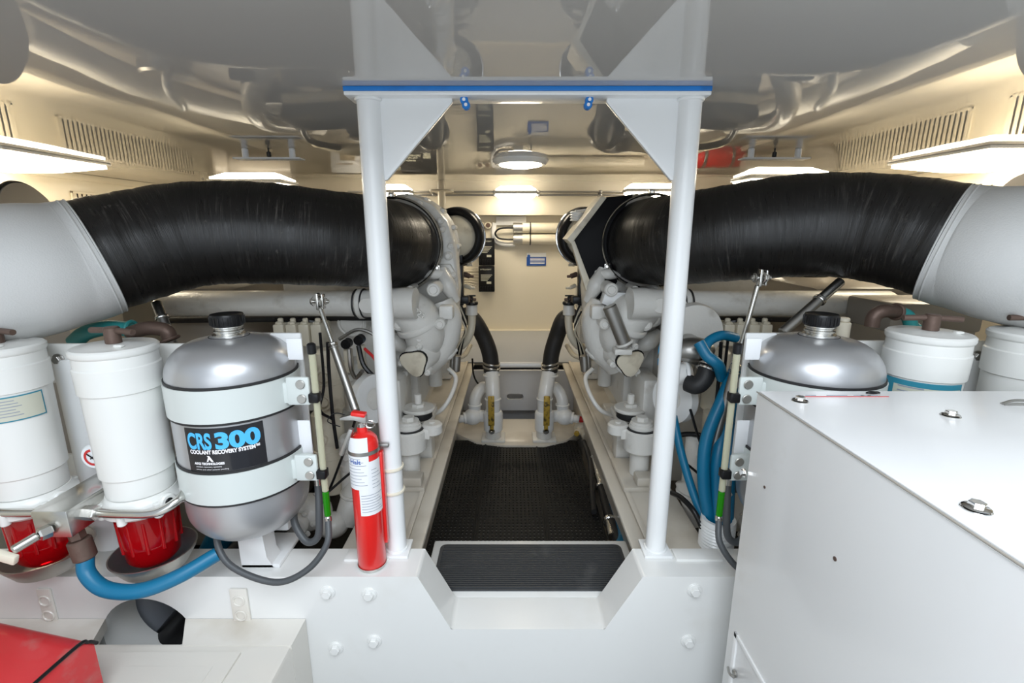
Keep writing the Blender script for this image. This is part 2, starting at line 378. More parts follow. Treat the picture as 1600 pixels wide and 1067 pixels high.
for k in range(7):
    a = P(748, 418+k*5, Y0-.02); m.tube([a, a+V(-.1, .0, -.01+.006*k), a+V(-.22, -.01, .01)], .004, 8)
tag(m.build('cable_bundle', CREAM), 'thin pale cables running left from the black chargers', 'cable')
m = MB(); a = P(823, 395, Y0); b = P(853, 415, Y0); m.bx(a.x, b.x, Y0-.006, Y0, b.z, a.z, .001)
t = tag(m.build('notice_sign', SIGNB), 'small blue and white notice sign on the far cream wall', 'sign')
m = MB(); m.bx(a.x, b.x, Y0-.008, Y0-.006, a.z-.035, a.z, 0)
for j in range(5): m.bx(a.x+.03, b.x-.012, Y0-.008, Y0-.006, a.z-.05-j*.011, a.z-.045-j*.011, 0)
m.build('print', PAPER, t)
m = MB(); m.cyl((a.x+.018, Y0-.009, a.z-.028), (a.x+.018, Y0-.006, a.z-.028), .013); m.build('emblem', SIGNB, t)
for k, (yy, x1, lab) in enumerate(((356, 1000, 'upper horizontal white cylinder with grey collar on the far wall'), (374, 1000, 'lower horizontal white cylinder with grey collar on the far wall'))):
    a = P(803, yy, Y0-.06); b = P(x1, yy, Y0-.06); a.z = b.z = (a.z+b.z)/2
    t = thing('actuator_cylinder', (a.x, a.y, a.z-.04), lab, 'cylinder', 'horizontal white cylinders on the far wall')
    m = MB(); m.cyl(a, b, .043); m.build('body', CREAM, t)
    m = MB(); m.cyl(a+V(-.006, 0, 0), a+V(.075, 0, 0), .044); m.build('collar', ALU, t)
    m = MB(); m.torus(a+V(.14, 0, 0), (1, 0, 0), .045, .005); m.build('clamp', BLK, t)
a = P(803, 356, Y0-.06); b = P(803, 374, Y0-.06)
m = MB(); m.tube([a+V(-.0, 0, 0), a+V(-.06, 0, 0), a+V(-.13, 0, -.01), (a+b)/2+V(-.16, 0, 0), b+V(-.13, 0, .01), b+V(-.06, 0, 0), b], .008, 10)
tag(m.build('looped_hose', BLK), 'short black looped hose joining the two white cylinders', 'hose')
# pale cable junction behind loop
t = thing('junction_box', P(790, 352, Y0), 'pale plastic junction box behind the looped hose', 'box')
m = MB(); a = P(775, 338, Y0); b = P(822, 352, Y0); m.bx(a.x, b.x, Y0-.03, Y0, b.z, a.z, .008); m.build('case', PAPER, t)
m = MB(); m.tube([P(773, 348, Y0-.02), P(771, 362, Y0-.02), P(775, 377, Y0-.02), P(790, 382, Y0-.02), P(805, 382, Y0-.02)], .02, 10); m.build('duct', PAPER, t)
for (px, lab) in ((752, 'left of the two small gauges above the black chargers'), (763, 'right of the two small gauges above the black chargers')):
    a = P(px, 352, Y0); m = MB(); m.cyl(a+V(0, -.04, 0), a, .03); t = tag(m.build('gauge', CREAM), lab, 'gauge', 'small gauges above the chargers')
    m = MB(); m.cyl(a+V(0, -.045, 0), a+V(0, -.04, 0), .02); m.build('dial', BRONZE, t)
# vertical pipe from ceiling
a = P(690, 300, 3.7); t = thing('stanchion_pipe', (a.x, a.y, -.9), 'thin white vertical pipe rising to the far ceiling', 'pipe')
m = MB(); m.cyl((a.x, 3.7, -.88), (a.x, 3.7, ZC), .028); m.build('pipe', CREAM, t)
m = MB(); m.cyl((a.x, 3.7, ZC-.008), (a.x, 3.7, ZC), .09, bev=.002); m.build('flange', CREAM, t)
# items on the far wall whose real bodies stand behind the hoses, seen mirrored in the ceiling
def mz(px, py, Y): p = P(px, py, Y); return V(p.x, p.y, 2*ZC-p.z)
a = mz(627, 232, Y0-.05); b = mz(685, 270, Y0-.05)
t = thing('inverter_box', ((a.x+b.x)/2, Y0, a.z), 'wide black inverter box on the far wall, seen mirrored left of the dome lamp', 'box')
m = MB(); m.bx(a.x, b.x, Y0-.12, Y0, a.z, b.z, .005); m.build('case', BLK, t)
m = MB()
for j in range(3): m.bx(a.x+.04, a.x+.17-.02*j, Y0-.122, Y0-.12, a.z+.06+j*.02, a.z+.07+j*.02, 0)
m.bx(b.x-.11, b.x-.05, Y0-.122, Y0-.12, a.z+.03, a.z+.09, 0); m.build('print', LBEIGE, t)
a = mz(1075, 245, Y0-.15); b = mz(1165, 245, Y0-.15); a.z = b.z = (a.z+b.z)/2
t = thing('gas_cylinder', (a.x, a.y, a.z-.1), 'red horizontal fire suppression cylinder on the far wall, seen mirrored in the ceiling', 'cylinder')
m = MB(); L = (b-a).length; m.lathe(a, b-a, [(0, 0), (.01, .04), (.05, .078), (.09, .085), (L-.09, .085), (L-.05, .078), (L-.01, .04), (L, 0)], 32); m.build('body', RED, t)
for q in (.25, .72):
    m = MB(); p = a+(b-a)*q; m.torus(p, (1, 0, 0), .086, .005, sc=2.5); m.build('strap', DSTEEL, t)
m = MB(); m.box(V((a.x+b.x)/2, Y0-.04, a.z), (L*.8, .07, .1)); m.build('cradle', FRAMEW, t)
a = mz(522, 235, Y0-.05); b = mz(566, 272, Y0-.05)
t = thing('carton', ((a.x+b.x)/2, Y0, a.z), 'pale carton on the far wall, seen mirrored left of the left post', 'box')
m = MB(); m.bx(a.x, b.x, Y0-.15, Y0, a.z, b.z, .003); m.build('case', PAPER, t)
m = MB(); m.bx(a.x+.04, b.x-.04, Y0-.152, Y0-.15, b.z-.07, b.z-.06, 0); m.bx(a.x+.08, b.x-.02, Y0-.152, Y0-.15, a.z+.03, a.z+.09, 0); m.build('print', CORD, t)
for sg, px, lab in ((-1, 343, 'round taupe blower housing near the ceiling behind the left hose'), (1, 1275, 'round taupe blower housing near the ceiling behind the right hose')):
    p = P(px, 285, 3.35); p.z = .16
    t = thing('blower', (p.x, p.y, p.z-.11), lab, 'blower', 'round blowers under the ceiling')
    m = MB(); m.cyl(p+V(-.035, -.03, 0), p+V(.035, .03, 0), .125, seg=32, bev=.012); m.build('housing', DUCT, t)
    m = MB(); m.cyl(p+V(.02, .02, 0), p+V(-sg*.45, .12, 0), .085, seg=28); m.build('duct', DUCT, t)
    m = MB()
    for k in range(6):
        a = k*math.pi/3; m.hexb(p+V(-.03-sg*0, -.045, 0)+V(0, 0, 0)+V(math.cos(a)*.1, 0, math.sin(a)*.1), (0, -1, 0), .007, .01)
    m.build('bolts', DSTEEL, t)

# ================================================================ STRINGERS, AISLE
def stringer(x0, x1, sg, lab):
    t = thing('engine_stringer', ((x0+x1)/2, 2, -1.5), lab, 'stringer', 'engine stringers along the aisle')
    m = MB(); m.bx(x0, x1, 1.11, 3.10, -.90, -.862, .006); m.bx(x0+.02, x1-.02, 1.11, 3.10, -1.5, -.89, .0)
    m.build('beam', STRW, t)
    xe = x1 if sg < 0 else x0; xi = xe+(-sg)*.0
    m = MB(); m.bx(xe-.045 if sg > 0 else xe, xe if sg > 0 else xe+.045, 1.11, 3.10, -.888, -.872, .004) ; m.build('ledge', STRW, t)
    m = MB(); m.bx(xe+sg*.004-.008, xe+sg*.004+.008, 1.12, 3.1, -.864, -.857, .002); m.build('bead', STRW, t)
    return t
stringer(-.475, -.30, -1, 'long cream engine stringer left of the black mat')
stringer(.385, .548, 1, 'long cream engine stringer right of the black mat')
# perforated mat
t = thing('perforated_mat', (XC, 1.8, -1.15), 'black perforated rubber mat on the floor of the aisle', 'mat')
x0, x1, y0, y1 = -.40, .36, 1.33, 2.48
m = MB(); n = int((x1-x0)/.0165)
for k in range(n+1):
    x = x0+(x1-x0)*k/n; m.bx(x-.0052, x+.0052, y0, y1, -1.155, -1.15, .0)
n2 = int((y1-y0)/.021)
for k in range(n2+1):
    y = y0+(y1-y0)*k/n2; m.bx(x0, x1, y-.0066, y+.0066, -1.1545, -1.1505, 0)
m.build('grid', MATR, t)
for x in (-.145, .135):
    m = MB(); m.bx(x-.004, x+.004, y0, y1, -1.151, -1.145, .001); m.build('seam', MATR, t)
m = MB(); m.bx(x0, x1, y0, y1, -1.18, -1.157, 0); tag(m.build('aisle_sole', STRW), 'pale aisle sole glimpsed through the mat holes', 'floor board')
# step tread
t = thing('step_tread', (XC+.03, 1.2, -1.0), 'white step with charcoal ribbed rubber tread behind the notch', 'step')
m = MB(); m.bx(-.25, .368, 1.107, 1.352, -1.0, -.974, .006); m.bx(-.23, .35, 1.30, 1.33, -1.3, -1.0, 0); m.build('board', WHITE, t)
m = MB(); vs, fs = shape2d(rrect(-.225, .343, 1.128, 1.325, .02), [], .006); m.add([V(a.x, a.y, -.972+a.z) for a in vs], fs)
for k in range(24):
    y = 1.136+k*.0078; m.bx(-.215, .333, y-.0021, y+.0021, -.970, -.9655, .0)
m.build('tread', TREAD, t)
# cross girder with notch and lightening hole (front plane Y=1.0)
t = thing('cross_girder', (0, 1.05, -1.5), 'white painted cross girder with a trapezoid notch in the middle', 'girder')
zt = -.822; zn = -.975
XL = -1.9
def tz(z): return z
outer = [(XL, -1.45), (1.5, -1.45), (1.5, zt)] + [(.495, zt)]
nl0, nl1 = P(652, 899, 1.0).x, P(705, 983, 1.0).x; nr0, nr1 = P(1005, 899, 1.0).x, P(945, 983, 1.0).x
outer = [(XL, -1.45), (1.5, -1.45), (1.5, zt), (nr0, zt), (nr1, zn), (nl1, zn), (nl0, zt), (XL, zt)]
vs, fs = shape2d(outer, [circ(-.915, -1.0, .115)], .105)
m = MB(); m.add([V(a.x, 1.0525+a.z, a.y) for a in vs], fs)
o = m.build('web', WHITE, t)
bv = o.modifiers.new('b', 'BEVEL'); bv.width = .006; bv.segments = 3; bv.limit_method = 'ANGLE'; bv.angle_limit = math.radians(40)
for (px, py) in ((512, 925), (577, 928), (525, 1012), (585, 1001), (1085, 922), (1075, 1001)):
    m = MB(); p = P(px, py, 1.0); m.hexb(p, (0, -1, 0), .0115, .013); m.cyl(p, p+V(0, -.002, 0), .019); m.build('bolt', WHITE, t)
for px in (75, 375):
    a = P(px-16, 918, 1.0); b = P(px+20, 975, 1.0); m = MB(); m.bx(a.x, b.x, .993, 1.0, b.z, a.z, .003); pl = m.build('patch_plate', DECKW, t)
    m = MB()
    for q in (.3, .7): m.torus(V((a.x+b.x)/2, .992, a.z+(b.z-a.z)*q), (0, 1, 0), .013, .0025, 20, 6)
    m.build('weld_ring', DECKW, pl)
# pads under posts on the girder
for (xa, xb, lab) in ((-.43, -.315, 0), (.42, .54, 0)):
    m = MB(); m.bx(xa, xb, 1.055, 1.10, zt-.002, zt+.006, .003); m.build('pad', WHITE, t)
# lower left deck box
t = thing('deck_locker', (-1.2, .4, -1.5), 'low white locker top in the bottom left corner under the girder', 'locker')
zd = -.943; xr = -.515
m = MB(); m.bx(-1.9, xr, -.5, .93, -1.45, zd, .012)
vs, fs = shape2d([(-1.9, .92), (-.985, .92), (-1.015, .999), (-1.9, .999)], [], .03); m.add([V(a.x, a.y, zd-.015+a.z) for a in vs], fs)
vs, fs = shape2d([(-.770, .92), (xr, .92), (xr, .999), (-.815, .999)], [], .5); m.add([V(a.x, a.y, zd-.25+a.z) for a in vs], fs)
m.build('body', DECKW, t)
m = MB(); m.bx(-1.9, -.62, .15, .90, zd-.002, zd+.006, .003); m.build('lid', DECKW, t)
m = MB(); m.bx(-1.8, -.66, .2, .86, zd+.004, zd+.0075, .001); m.build('seam', DECKW, t)
# pipes seen through the hole
m = MB(); m.cyl((-1.02, .98+.12, -1.2), (-.70, 1.25, -.83), .052); tag(m.build('drain_pipe', BLK), 'glossy black pipe slanting behind the round hole in the girder', 'pipe')
m = MB(); m.tube([(-1.08, 1.35, -1.2), (-.95, 1.32, -1.0), (-.86, 1.3, -.86)], .045, 16); tag(m.build('blue_conduit', BLUE), 'blue hose glimpsed behind the black pipe in the round hole', 'hose')
m = MB(); m.lathe((-1.12, 1.22, -1.25), (.1, 0, 1), [(0, .11), (.35, .11)], 32); tag(m.build('grey_duct', GREYW), 'curved grey sheet duct inside the round hole in the girder', 'duct')
# red tool box
t = thing('toolbox', (-1.1, .62, zd), 'worn red metal toolbox cut by the bottom left corner', 'toolbox')
R = Matrix.Rotation(math.radians(-12), 3, 'Z'); c0 = V(-.845, .80, zd+.008)
def tb(x, y, z): return c0+R @ V(x, y, z)
m = MB(); poly = [tb(0, 0, 0), tb(0, -.30, 0), tb(0, -.30, .05), tb(0, -.20, .115), tb(0, -.04, .142), tb(0, -.015, .136), tb(0, 0, .12)]
m.prism(poly, R @ V(-.5, 0, 0), .004); m.build('body', TOOLR, t)
m = MB(); m.tube([tb(.002, -.30, .052), tb(.002, -.20, .117), tb(.002, -.04, .144), tb(.002, -.012, .136), tb(.002, .002, .12)], .0035, 8); m.build('edge_trim', BLK, t)
m = MB(); m.box(tb(.003, -.05, .05), (.004, .03, .012), .001, R); m.build('catch', BLK, t)

# ================================================================ PORTAL FRAME
t = thing('portal_frame', (XC, 1.1, zt), 'white tubular portal frame with gusset plates and blue taped top rail', 'frame')
xl, xr2 = -.304, .378
for x in (xl, xr2):
    m = MB(); m.cyl((x, 1.1, zt+.006), (x, 1.1, .2735), .0255, seg=36, bev=.001); p = m.build('post', FRAMEW, t)
    m = MB(); m.bx(x-.036, x+.036, 1.064, 1.136, zt, zt+.008, .002); m.torus((x, 1.1, zt+.01), (0, 0, 1), .026, .004, 30, 8); m.build('base_plate', FRAMEW, p)
    m = MB(); m.torus((x, 1.1, .270), (0, 0, 1), .026, .004, 30, 8); m.build('weld', FRAMEW, p)
m = MB(); m.bx(-.347, .411, 1.069, 1.14, .2725, .2808, .002); m.bx(-.343, .407, 1.075, 1.13, .2808, ZC, .0); m.build('top_rail', FRAMEW, t)
m = MB(); m.bx(-.3475, .4115, 1.0683, 1.08, .2806, ZC-.0005, .0008); m.build('blue_tape', TAPE, t)
for sg, x in ((1, xl), (-1, xr2)):
    m = MB(); z1 = .273; a = .142
    m.prism([V(x+sg*.018, 1.095, z1), V(x+sg*.177, 1.095, z1), V(x+sg*.177, 1.095, z1-.008), V(x+sg*.03, 1.095, z1-.165), V(x+sg*.018, 1.095, z1-.165)], (0, .012, 0), .0015)
    m.build('gusset', FRAMEW, t)
for px in (725, 921):
    for k in (0, 1):
        p = P(px+(3 if px < 800 else -2)*k, 151+k*8, 1.09); p.z = .268-.010*k; m = MB(); m.cyl(p+V(0, -.006, 0), p+V(0, .012, 0), .0085, seg=16); m.build('taped_bolt', TAPE, t)
        m = MB(); m.cyl(p+V(.0, -.0075, 0), p+V(0, -.0055, 0), .0035, seg=12); m.build('washer', PAPER, t)
# ================================================================ GENERATOR ENCLOSURE (right foreground)
t = thing('generator_enclosure', (1.0, .5, -1.5), 'large white metal machine enclosure filling the lower right foreground', 'enclosure')
bx0, by1, bz = .488, .90, -.313
m = MB(); m.bx(bx0, 1.75, -.5, by1, -1.4, bz-.002, .004); m.build('casing', CASEW, t)
m = MB(); m.bx(bx0+.003, 1.76, -.5, by1-.002, bz-.001, bz+.003, .0015); m.build('lid', CASEW, t)
for (px, py) in ((1250, 627), (1485, 650), (1525, 796)):
    p = PZ(px, py, bz+.003); m = MB(); m.cyl(p, p+V(0, 0, .0018), .0145, seg=28, bev=.0005); m.lathe(p+V(0, 0, .0018), (0, 0, 1), [(0, .011), (.0015, .0135), (.003, .011)], 24)
    m.cyl(p+V(0, 0, .002), p+V(0, 0, .010), .0085, seg=6, bev=.001); m.build('bolt', CHROME, t)
for (px, py) in ((1163, 738),):
    p = PX(px, py, bx0); m = MB(); m.cyl(p, p+V(-.002, 0, 0), .011); m.cyl(p+V(-.002, 0, 0), p+V(-.008, 0, 0), .007, seg=6, bev=.001); m.build('bolt', CHROME, t)
for (px, py, r) in ((1195, 761, .003), (1305, 873, .0035)):
    p = PX(px, py, bx0); m = MB(); m.cyl(p+V(-.0012, 0, 0), p+V(.001, 0, 0), r, seg=14, bev=0); m.build('screw_hole', BRONZE, t)
a = PZ(1255, 622, bz); b = PZ(1388, 622, bz)
m = MB(); m.bx(a.x, b.x, a.y-.0015, a.y+.001, bz+.003, bz+.0036, 0); m.build('red_stripe', LRED, t)
m = MB()
for k, q in enumerate((.05, .3, .42, .62, .7, .78)): m.bx(a.x+(b.x-a.x)*q, a.x+(b.x-a.x)*q+.02, a.y+.006, a.y+.008, bz+.003, bz+.0035, 0)
m.build('stencil_marks', LGREY, t)
p = PZ(1362, 617, bz); m = MB(); m.sph(p+V(0, 0, .004), .008, (1.6, .6, .5), 12); m.sph(p+V(.01, .002, .004), .006, (1.3, .6, .5), 10); m.build('black_clip', BLK, t)
for (px, py, l) in ((1585, 632, .05),):
    p = PZ(px, py, bz+.004); m = MB(); m.tube([p+V(-.02, .004, 0), p+V(.01, .006, .006), p+V(.06, -.004, .004), p+V(.12, -.016, 0)], .0025, 8)
    m.tube([p+V(-.02, -.002, 0), p+V(.02, -.008, .003), p+V(.1, -.03, 0)], .002, 8); m.build('latch_wire', DSTEEL, t)
# panel seams and recessed panel on the near side face
m = MB(); a = PX(1150, 985, bx0); b = PX(1190, 1067, bx0)
m.bx(bx0-.004, bx0+.001, b.y-.3, a.y, a.z-.012, a.z, .001); m.bx(bx0-.004, bx0+.001, a.y-.012, a.y, a.z-.4, a.z, .001); m.build('side_panel_rim', CASEW, t)
p = PX(1150, 1052, bx0); m = MB(); m.cyl(p+V(-.006, 0, 0), p, .008, seg=16); m.tube([p+V(-.008, -.01, .0), p+V(-.014, 0, 0), p+V(-.008, .02, -.006)], .003, 8); m.build('latch', DSTEEL, t)
# edge seam flange
m = MB(); m.tube([V(bx0, -.4, bz+.0005), V(bx0, by1, bz+.0005)], .0015, 8, smooth=False); m.build('edge_seam', DUCT, t)

# ================================================================ COOLANT TANKS
def coolant_tank(cx, cy, sg, label, deco):
    t = thing('coolant_tank', (cx, cy, zt), label, 'tank', 'silver coolant recovery tanks')
    r = .134; zt1 = -.212; zb = -.728
    prof = []
    for k in range(9):                       # bottom dome
        a = math.pi/2*k/8; prof.append((.10*(1-math.cos(a)), r*math.sin(a)))
    prof += [(.12, r), (zt1-zb-.10, r)]
    for k in range(1, 10):                   # shoulder
        a = math.pi/2*k/9; prof.append((zt1-zb-.10+.075*math.sin(a), .055+(r-.055)*math.cos(a)))
    prof += [(zt1-zb-.018, .034), (zt1-zb-.016, 0)]
    m = MB(); m.lathe((cx, cy, zb), (0, 0, 1), prof, 64); m.build('tank_body', SILVER, t, smooth=50)
    m = MB(); m.lathe((cx, cy, zt1-.02), (0, 0, 1), [(0, .034), (.004, .034), (.004, .027), (.008, .027), (.01, .031), (.013, .031), (.015, .027), (.018, .027), (.02, .031), (.023, .031), (.024, 0)], 40); n_ = m.build('neck', STEEL, t)
    m = MB(); m.lathe((cx, cy, zt1-.022), (0, 0, 1), [(0, .042), (.002, .042), (.002, 0)], 40); m.build('gasket', BLKR, n_)
    m = MB(); m.lathe((cx, cy, zt1+.003), (0, 0, 1), [(0, .0), (.001, .033), (.003, .0345), (.024, .0345), (.027, .033), (.026, .024), (.024, 0)], 40)
    for k in range(24):
        a = k*math.pi/12; m.box((cx+.0345*math.cos(a), cy+.0345*math.sin(a), zt1+.016), (.003, .003, .018), .0008, Matrix.Rotation(a, 3, 'Z'))
    m.build('cap', BLK, t)
    for (z0, z1, edge) in ((-.392, -.320, 0), (-.580, -.508, 0)):
        m = MB(); m.lathe((cx, cy, z0), (0, 0, 1), [(0, r), (.0, r+.005), (z1-z0, r+.005), (z1-z0, r)], 64)
        # tab facing the viewer on the inboard side
        tx = cx+sg*(r+.038); m.box((tx-sg*.006, cy-.045, (z0+z1)/2+.006), (.052, .010, .066), .006); m.box((cx+sg*(r+.004), cy-.025, (z0+z1)/2), (.06, .04, .05), .004)
        b = m.build('strap', BAND, t)
        m = MB(); m.lathe((cx, cy, z0-.006), (0, 0, 1), [(0, r), (0, r+.003), (z1-z0+.012, r+.003), (z1-z0+.012, r)], 64); m.build('rubber_liner', BLKR, b)
        for dz in (.017, -.017):
            m = MB(); m.cyl((tx+sg*.002, cy-.05, (z0+z1)/2+.006+dz), (tx+sg*.002, cy-.0545, (z0+z1)/2+.006+dz), .0105, seg=20); m.build('bolt', ALU, b)
        m = MB(); m.box((tx+sg*.030, cy-.047, (z0+z1)/2-.008), (.022, .024, .022), .003); m.build('clip', BLK, b)
        m = MB(); m.box((cx-sg*(r+.008), cy-.01, (z0+z1)/2), (.022, .03, z1-z0-.01), .006); m.build('side_lug', BAND, b)
    # back plate, foot
    m = MB(); m.bx(cx-.05, cx+.05, cy+.06, cy+.12, -.78, -.25, .006); m.bx(cx+sg*.06, cx+sg*.135, cy+.06, cy+.07, -.62, -.24, .004); m.build('back_bracket', FRAMEW, t)
    for z in (-.27, -.47):
        m = MB(); m.bx(cx+sg*.128, cx+sg*.163, cy+.0, cy+.004, z-.065*(z < -.4)-.02, z+.03, .001); m.build('white_plate', PAPER, t)
    m = MB(); bm = [(-.032, zb+.03), (.032, zb+.03), (.032, zt+.03), (.055, zt), (-.032, zt)]
    m.prism([V(cx+a, cy-.03, z) for a, z in bm], (0, .05, 0), .003); m.bx(cx-.032, cx+.065, cy-.03, cy+.10, zt, zt+.012, .003); m.build('foot', FRAMEW, t)
    # sight tube with green coolant
    sx = cx+sg*(r+.070); sy = cy-.045
    m = MB(); m.cyl((sx, sy, -.245), (sx, sy, -.60), .0075, seg=16); q = m.build('sight_tube', CLEARY, t)
    m = MB(); m.cyl((sx, sy, -.60), (sx, sy, -.665), .0078, seg=16); m.build('coolant_column', GREENL, q)
    m = MB(); m.cyl((sx, sy, -.665), (sx, sy, -.68), .0085, seg=16); m.build('clamp', STEEL, q)
    m = MB(); m.cyl((sx, sy, -.24), (sx, sy, -.265), .0095); m.build('end_sleeve', BLK, q)
    m = MB(); m.tube([(sx, sy, -.675), (sx+sg*.004, sy-.03, -.72), (sx-sg*.04, .965, -.775), (sx-sg*.115, .955, -.80), (sx-sg*.22, .965, -.76), (sx-sg*.262, 1.0, -.70), (sx-sg*.25, cy, -.68)], .0075, 14)
    m.build('drain_hose', GREYR, t)
    m = MB(); m.tube([(sx-sg*.045, cy+.02, -.62), (sx-sg*.04, cy+.0, -.68), (sx-sg*.045, cy-.01, -.745), (sx-sg*.075, cy-.01, -.76), (sx-sg*.11, cy+.01, -.72), (sx-sg*.12, cy+.04, -.68)], .009, 14); m.build('breather_hose', GREYR, t)
    m = MB(); m.cyl((sx-sg*.045, cy+.02, -.59), (sx-sg*.045, cy+.02, -.65), .009); m.torus((sx-sg*.045, cy+.02, -.645), (0, 0, 1), .011, .0025, 20, 6); m.build('spigot', STEEL, t)
    if deco:
        R_ = r+.0008
        cs = [PCY(px, py, cx, cy, R_) for px, py in ((286, 668), (411, 656), (417, 716), (301, 741))]
        a0 = (cs[0][0]+cs[3][0])/2; a1 = (cs[1][0]+cs[2][0])/2
        z1 = (cs[0][1]+cs[1][1])/2; z0 = (cs[2][1]+cs[3][1])/2; W = abs(a1-a0)*R_; Ht = z1-z0
        def wrap(u, v, d): a = a0+(a1-a0)*u/W; return V(cx+(R_+d)*math.cos(a), cy+(R_+d)*math.sin(a), z0+v)
        m = MB(); n = 24
        vs = [wrap(W*i/n, zz, 0) for i in range(n+1) for zz in (0, Ht)]; m.add(vs, [(2*i, 2*i+2, 2*i+3, 2*i+1) for i in range(n)])
        lab = m.build('label_plate', LBLK, t)
        def wt(name, txt, x, y, size, wid, material, bold=0, ysc=1, d=.0006):
            vs, fs = textm(txt, size, 0, bold); mxx = max(a.x for a in vs); mnx = min(a.x for a in vs); k = wid/(mxx-mnx)
            m = MB(); m.add([wrap(x+(a.x-mnx)*k, y+a.y*ysc, d+a.z) for a in vs], fs); return m.build(name, material, lab)
        wt('lettering', 'CRS', .035*W, Ht*.54, Ht*.5, .33*W, LBLU, Ht*.018)
        wt('lettering', '300', .41*W, Ht*.54, Ht*.5, .54*W, LBLU, Ht*.024, 1.0)
        wt('lettering', 'COOLANT RECOVERY SYSTEM\u2122', .05*W, Ht*.42, Ht*.12, .88*W, LWHT, Ht*.006)
        wt('lettering', 'ARKS TECHNOLOGIES', .09*W, Ht*.17, Ht*.07, .40*W, LWHT, Ht*.004)
        wt('lettering', 'coolant recovery systems', .11*W, Ht*.105, Ht*.05, .34*W, LWHT)
        wt('lettering', 'patent and other patents pending', .11*W, Ht*.045, Ht*.04, .42*W, LWHT)
        x, y, h = .27*W, Ht*.24, Ht*.14
        m = MB(); vs, fs = shape2d([(0, 0), (.25*h, 0), (.42*h, .42*h), (.7*h, 0), (1.05*h, 0), (.5*h, h), (.12*h, h), (.3*h, .75*h)], [], 0)
        m.add([wrap(x+a.x, y+a.y, .0006) for a in vs], fs); m.build('emblem', LWHT, lab)
    return t
coolant_tank(-.645, 1.06, 1, 'silver coolant tank with black cap and readable CRS 300 label', True)
coolant_tank(.700, 1.06, -1, 'silver coolant tank with black cap behind the large white enclosure', False)

# ================================================================ FUEL FILTERS
def fuel_filter(cx, cy, label, lab_px=None, red=True):
    t = thing('fuel_filter', (cx, cy, zt), label, 'filter', 'white fuel filters')
    r = .074; L = (cx, cy)
    zl = -.238; k_ = MB()
    m = MB(); m.lathe((cx, cy, -.578), (0, 0, 1), [(0, .0), (0, r-.008), (.045, r-.0075), (.048, r-.004), (.049, r-.003), (.241, r-.001), (.243, r+.003), (.296, r+.004), (.299, r+.0015), (.303, r+.0015), (.323, r+.001), (.328, 0)], 56); m.build('housing', FILT, t)
    m = MB(); m.lathe((cx, cy, zl-.022), (0, 0, 1), [(0, r-.002), (.004, r+.003), (.008, r+.005), (.016, r+.005), (.020, r+.001), (.021, r-.02), (.024, r-.03), (.024, 0)], 56)
    m.box((cx+.035, cy-.03, zl+.003), (.018, .012, .006), .003); m.build('lid', FILT, t)
    m = MB(); m.cyl((cx, cy, zl), (cx, cy, zl+.038), .015); m.tube([(cx-.055, cy+.012, zl+.028), (cx, cy, zl+.03), (cx+.055, cy-.012, zl+.028)], .0065, 10); m.build('handle', BRONZE, t)
    m = MB(); m.lathe((cx, cy, -.628), (0, 0, 1), [(0, .0), (0, r-.006), (.008, r+.004), (.03, r+.006), (.036, r-.002), (.048, r-.006), (.055, 0)], 56)
    for k in range(7):
        a = k*2*math.pi/7+.3; m.cyl((cx+(r+.002)*math.cos(a), cy+(r+.002)*math.sin(a), -.630), (cx+(r+.002)*math.cos(a), cy+(r+.002)*math.sin(a), -.593), .009)
    a = math.atan2(-cy, -cx)+.5; p = V(cx+r*math.cos(a), cy+r*math.sin(a), -.598)
    m.cyl(p, p+V(math.cos(a), math.sin(a), 0)*.014, .018); base = m.build('base', FILT, t)
    m = MB(); m.cyl(p+V(math.cos(a), math.sin(a), 0)*.012, p+V(math.cos(a), math.sin(a), 0)*.016, .009, seg=16); m.build('plug', BLK, base)
    m = MB(); m.lathe((cx, cy, -.762), (0, 0, 1), [(0, 0), (0, .045), (.012, .054), (.065, .060), (.134, .063), (.134, 0)], 48)
    for k in range(12):
        a = k*math.pi/6; m.cyl((cx+.057*math.cos(a), cy+.057*math.sin(a), -.722), (cx+.0595*math.cos(a), cy+.0595*math.sin(a), -.640), .0045, seg=10)
    m.build('fuel_bowl', REDG, t)
    m = MB(); m.lathe((cx, cy, -.797), (0, 0, 1), [(0, 0), (0, .045), (.012, .066), (.044, .085), (.054, .089), (.0545, .086), (.045, .081), (.014, .062), (.004, .044), (.004, 0)], 56); m.build('drip_pan', ALU, t)
    if lab_px:
        R_ = r+.0
        cs = [PCY(px, py, cx, cy, R_) for px, py in lab_px]
        a0 = cs[0][0]; a1 = cs[1][0]; a0 = a1-1.35 if cx < 0 else (a0-2*math.pi if a0 > a1+math.pi or a0 > 0 else a0); z1 = (cs[0][1]+cs[1][1])/2 if cx < 0 else -.3395; z0 = z1-lab_px_h
        def wrap(u, v, d): a = a0+(a1-a0)*u; return V(cx+(R_+d)*math.cos(a), cy+(R_+d)*math.sin(a), z0+v*(z1-z0))
        def patch(name, u0, u1, v0, v1, d, material, par):
            m = MB(); n = 16; vs = [wrap(u0+(u1-u0)*i/n, vv, d) for i in range(n+1) for vv in (v0, v1)]
            m.add(vs, [(2*i, 2*i+2, 2*i+3, 2*i+1) for i in range(n)]); return m.build(name, material, par)
        lb = patch('label_plate', 0, 1, 0, 1, .0008, LTEAL, t)
        patch('print_field', .03 if cx < 0 else .14, .97, .05, .95 if cx < 0 else .86, .0014, LBEIGE, lb)
        for i in range(6):
            patch('print_line', .1 if cx < 0 else .2, .5+.05*(i % 3), .82-i*.12, .85-i*.12, .002, LGREY, lb)
    if cx > 0: t.location.z += .022
    return t
lab_px_h = .055
fuel_filter(-1.115, 1.0, 'white fuel filter with beige label and dark red bowl, cut by the left edge', ((0, 620), (65, 610)))
fuel_filter(-.86, 1.0, 'white fuel filter with bright red bowl next to the labelled coolant tank')
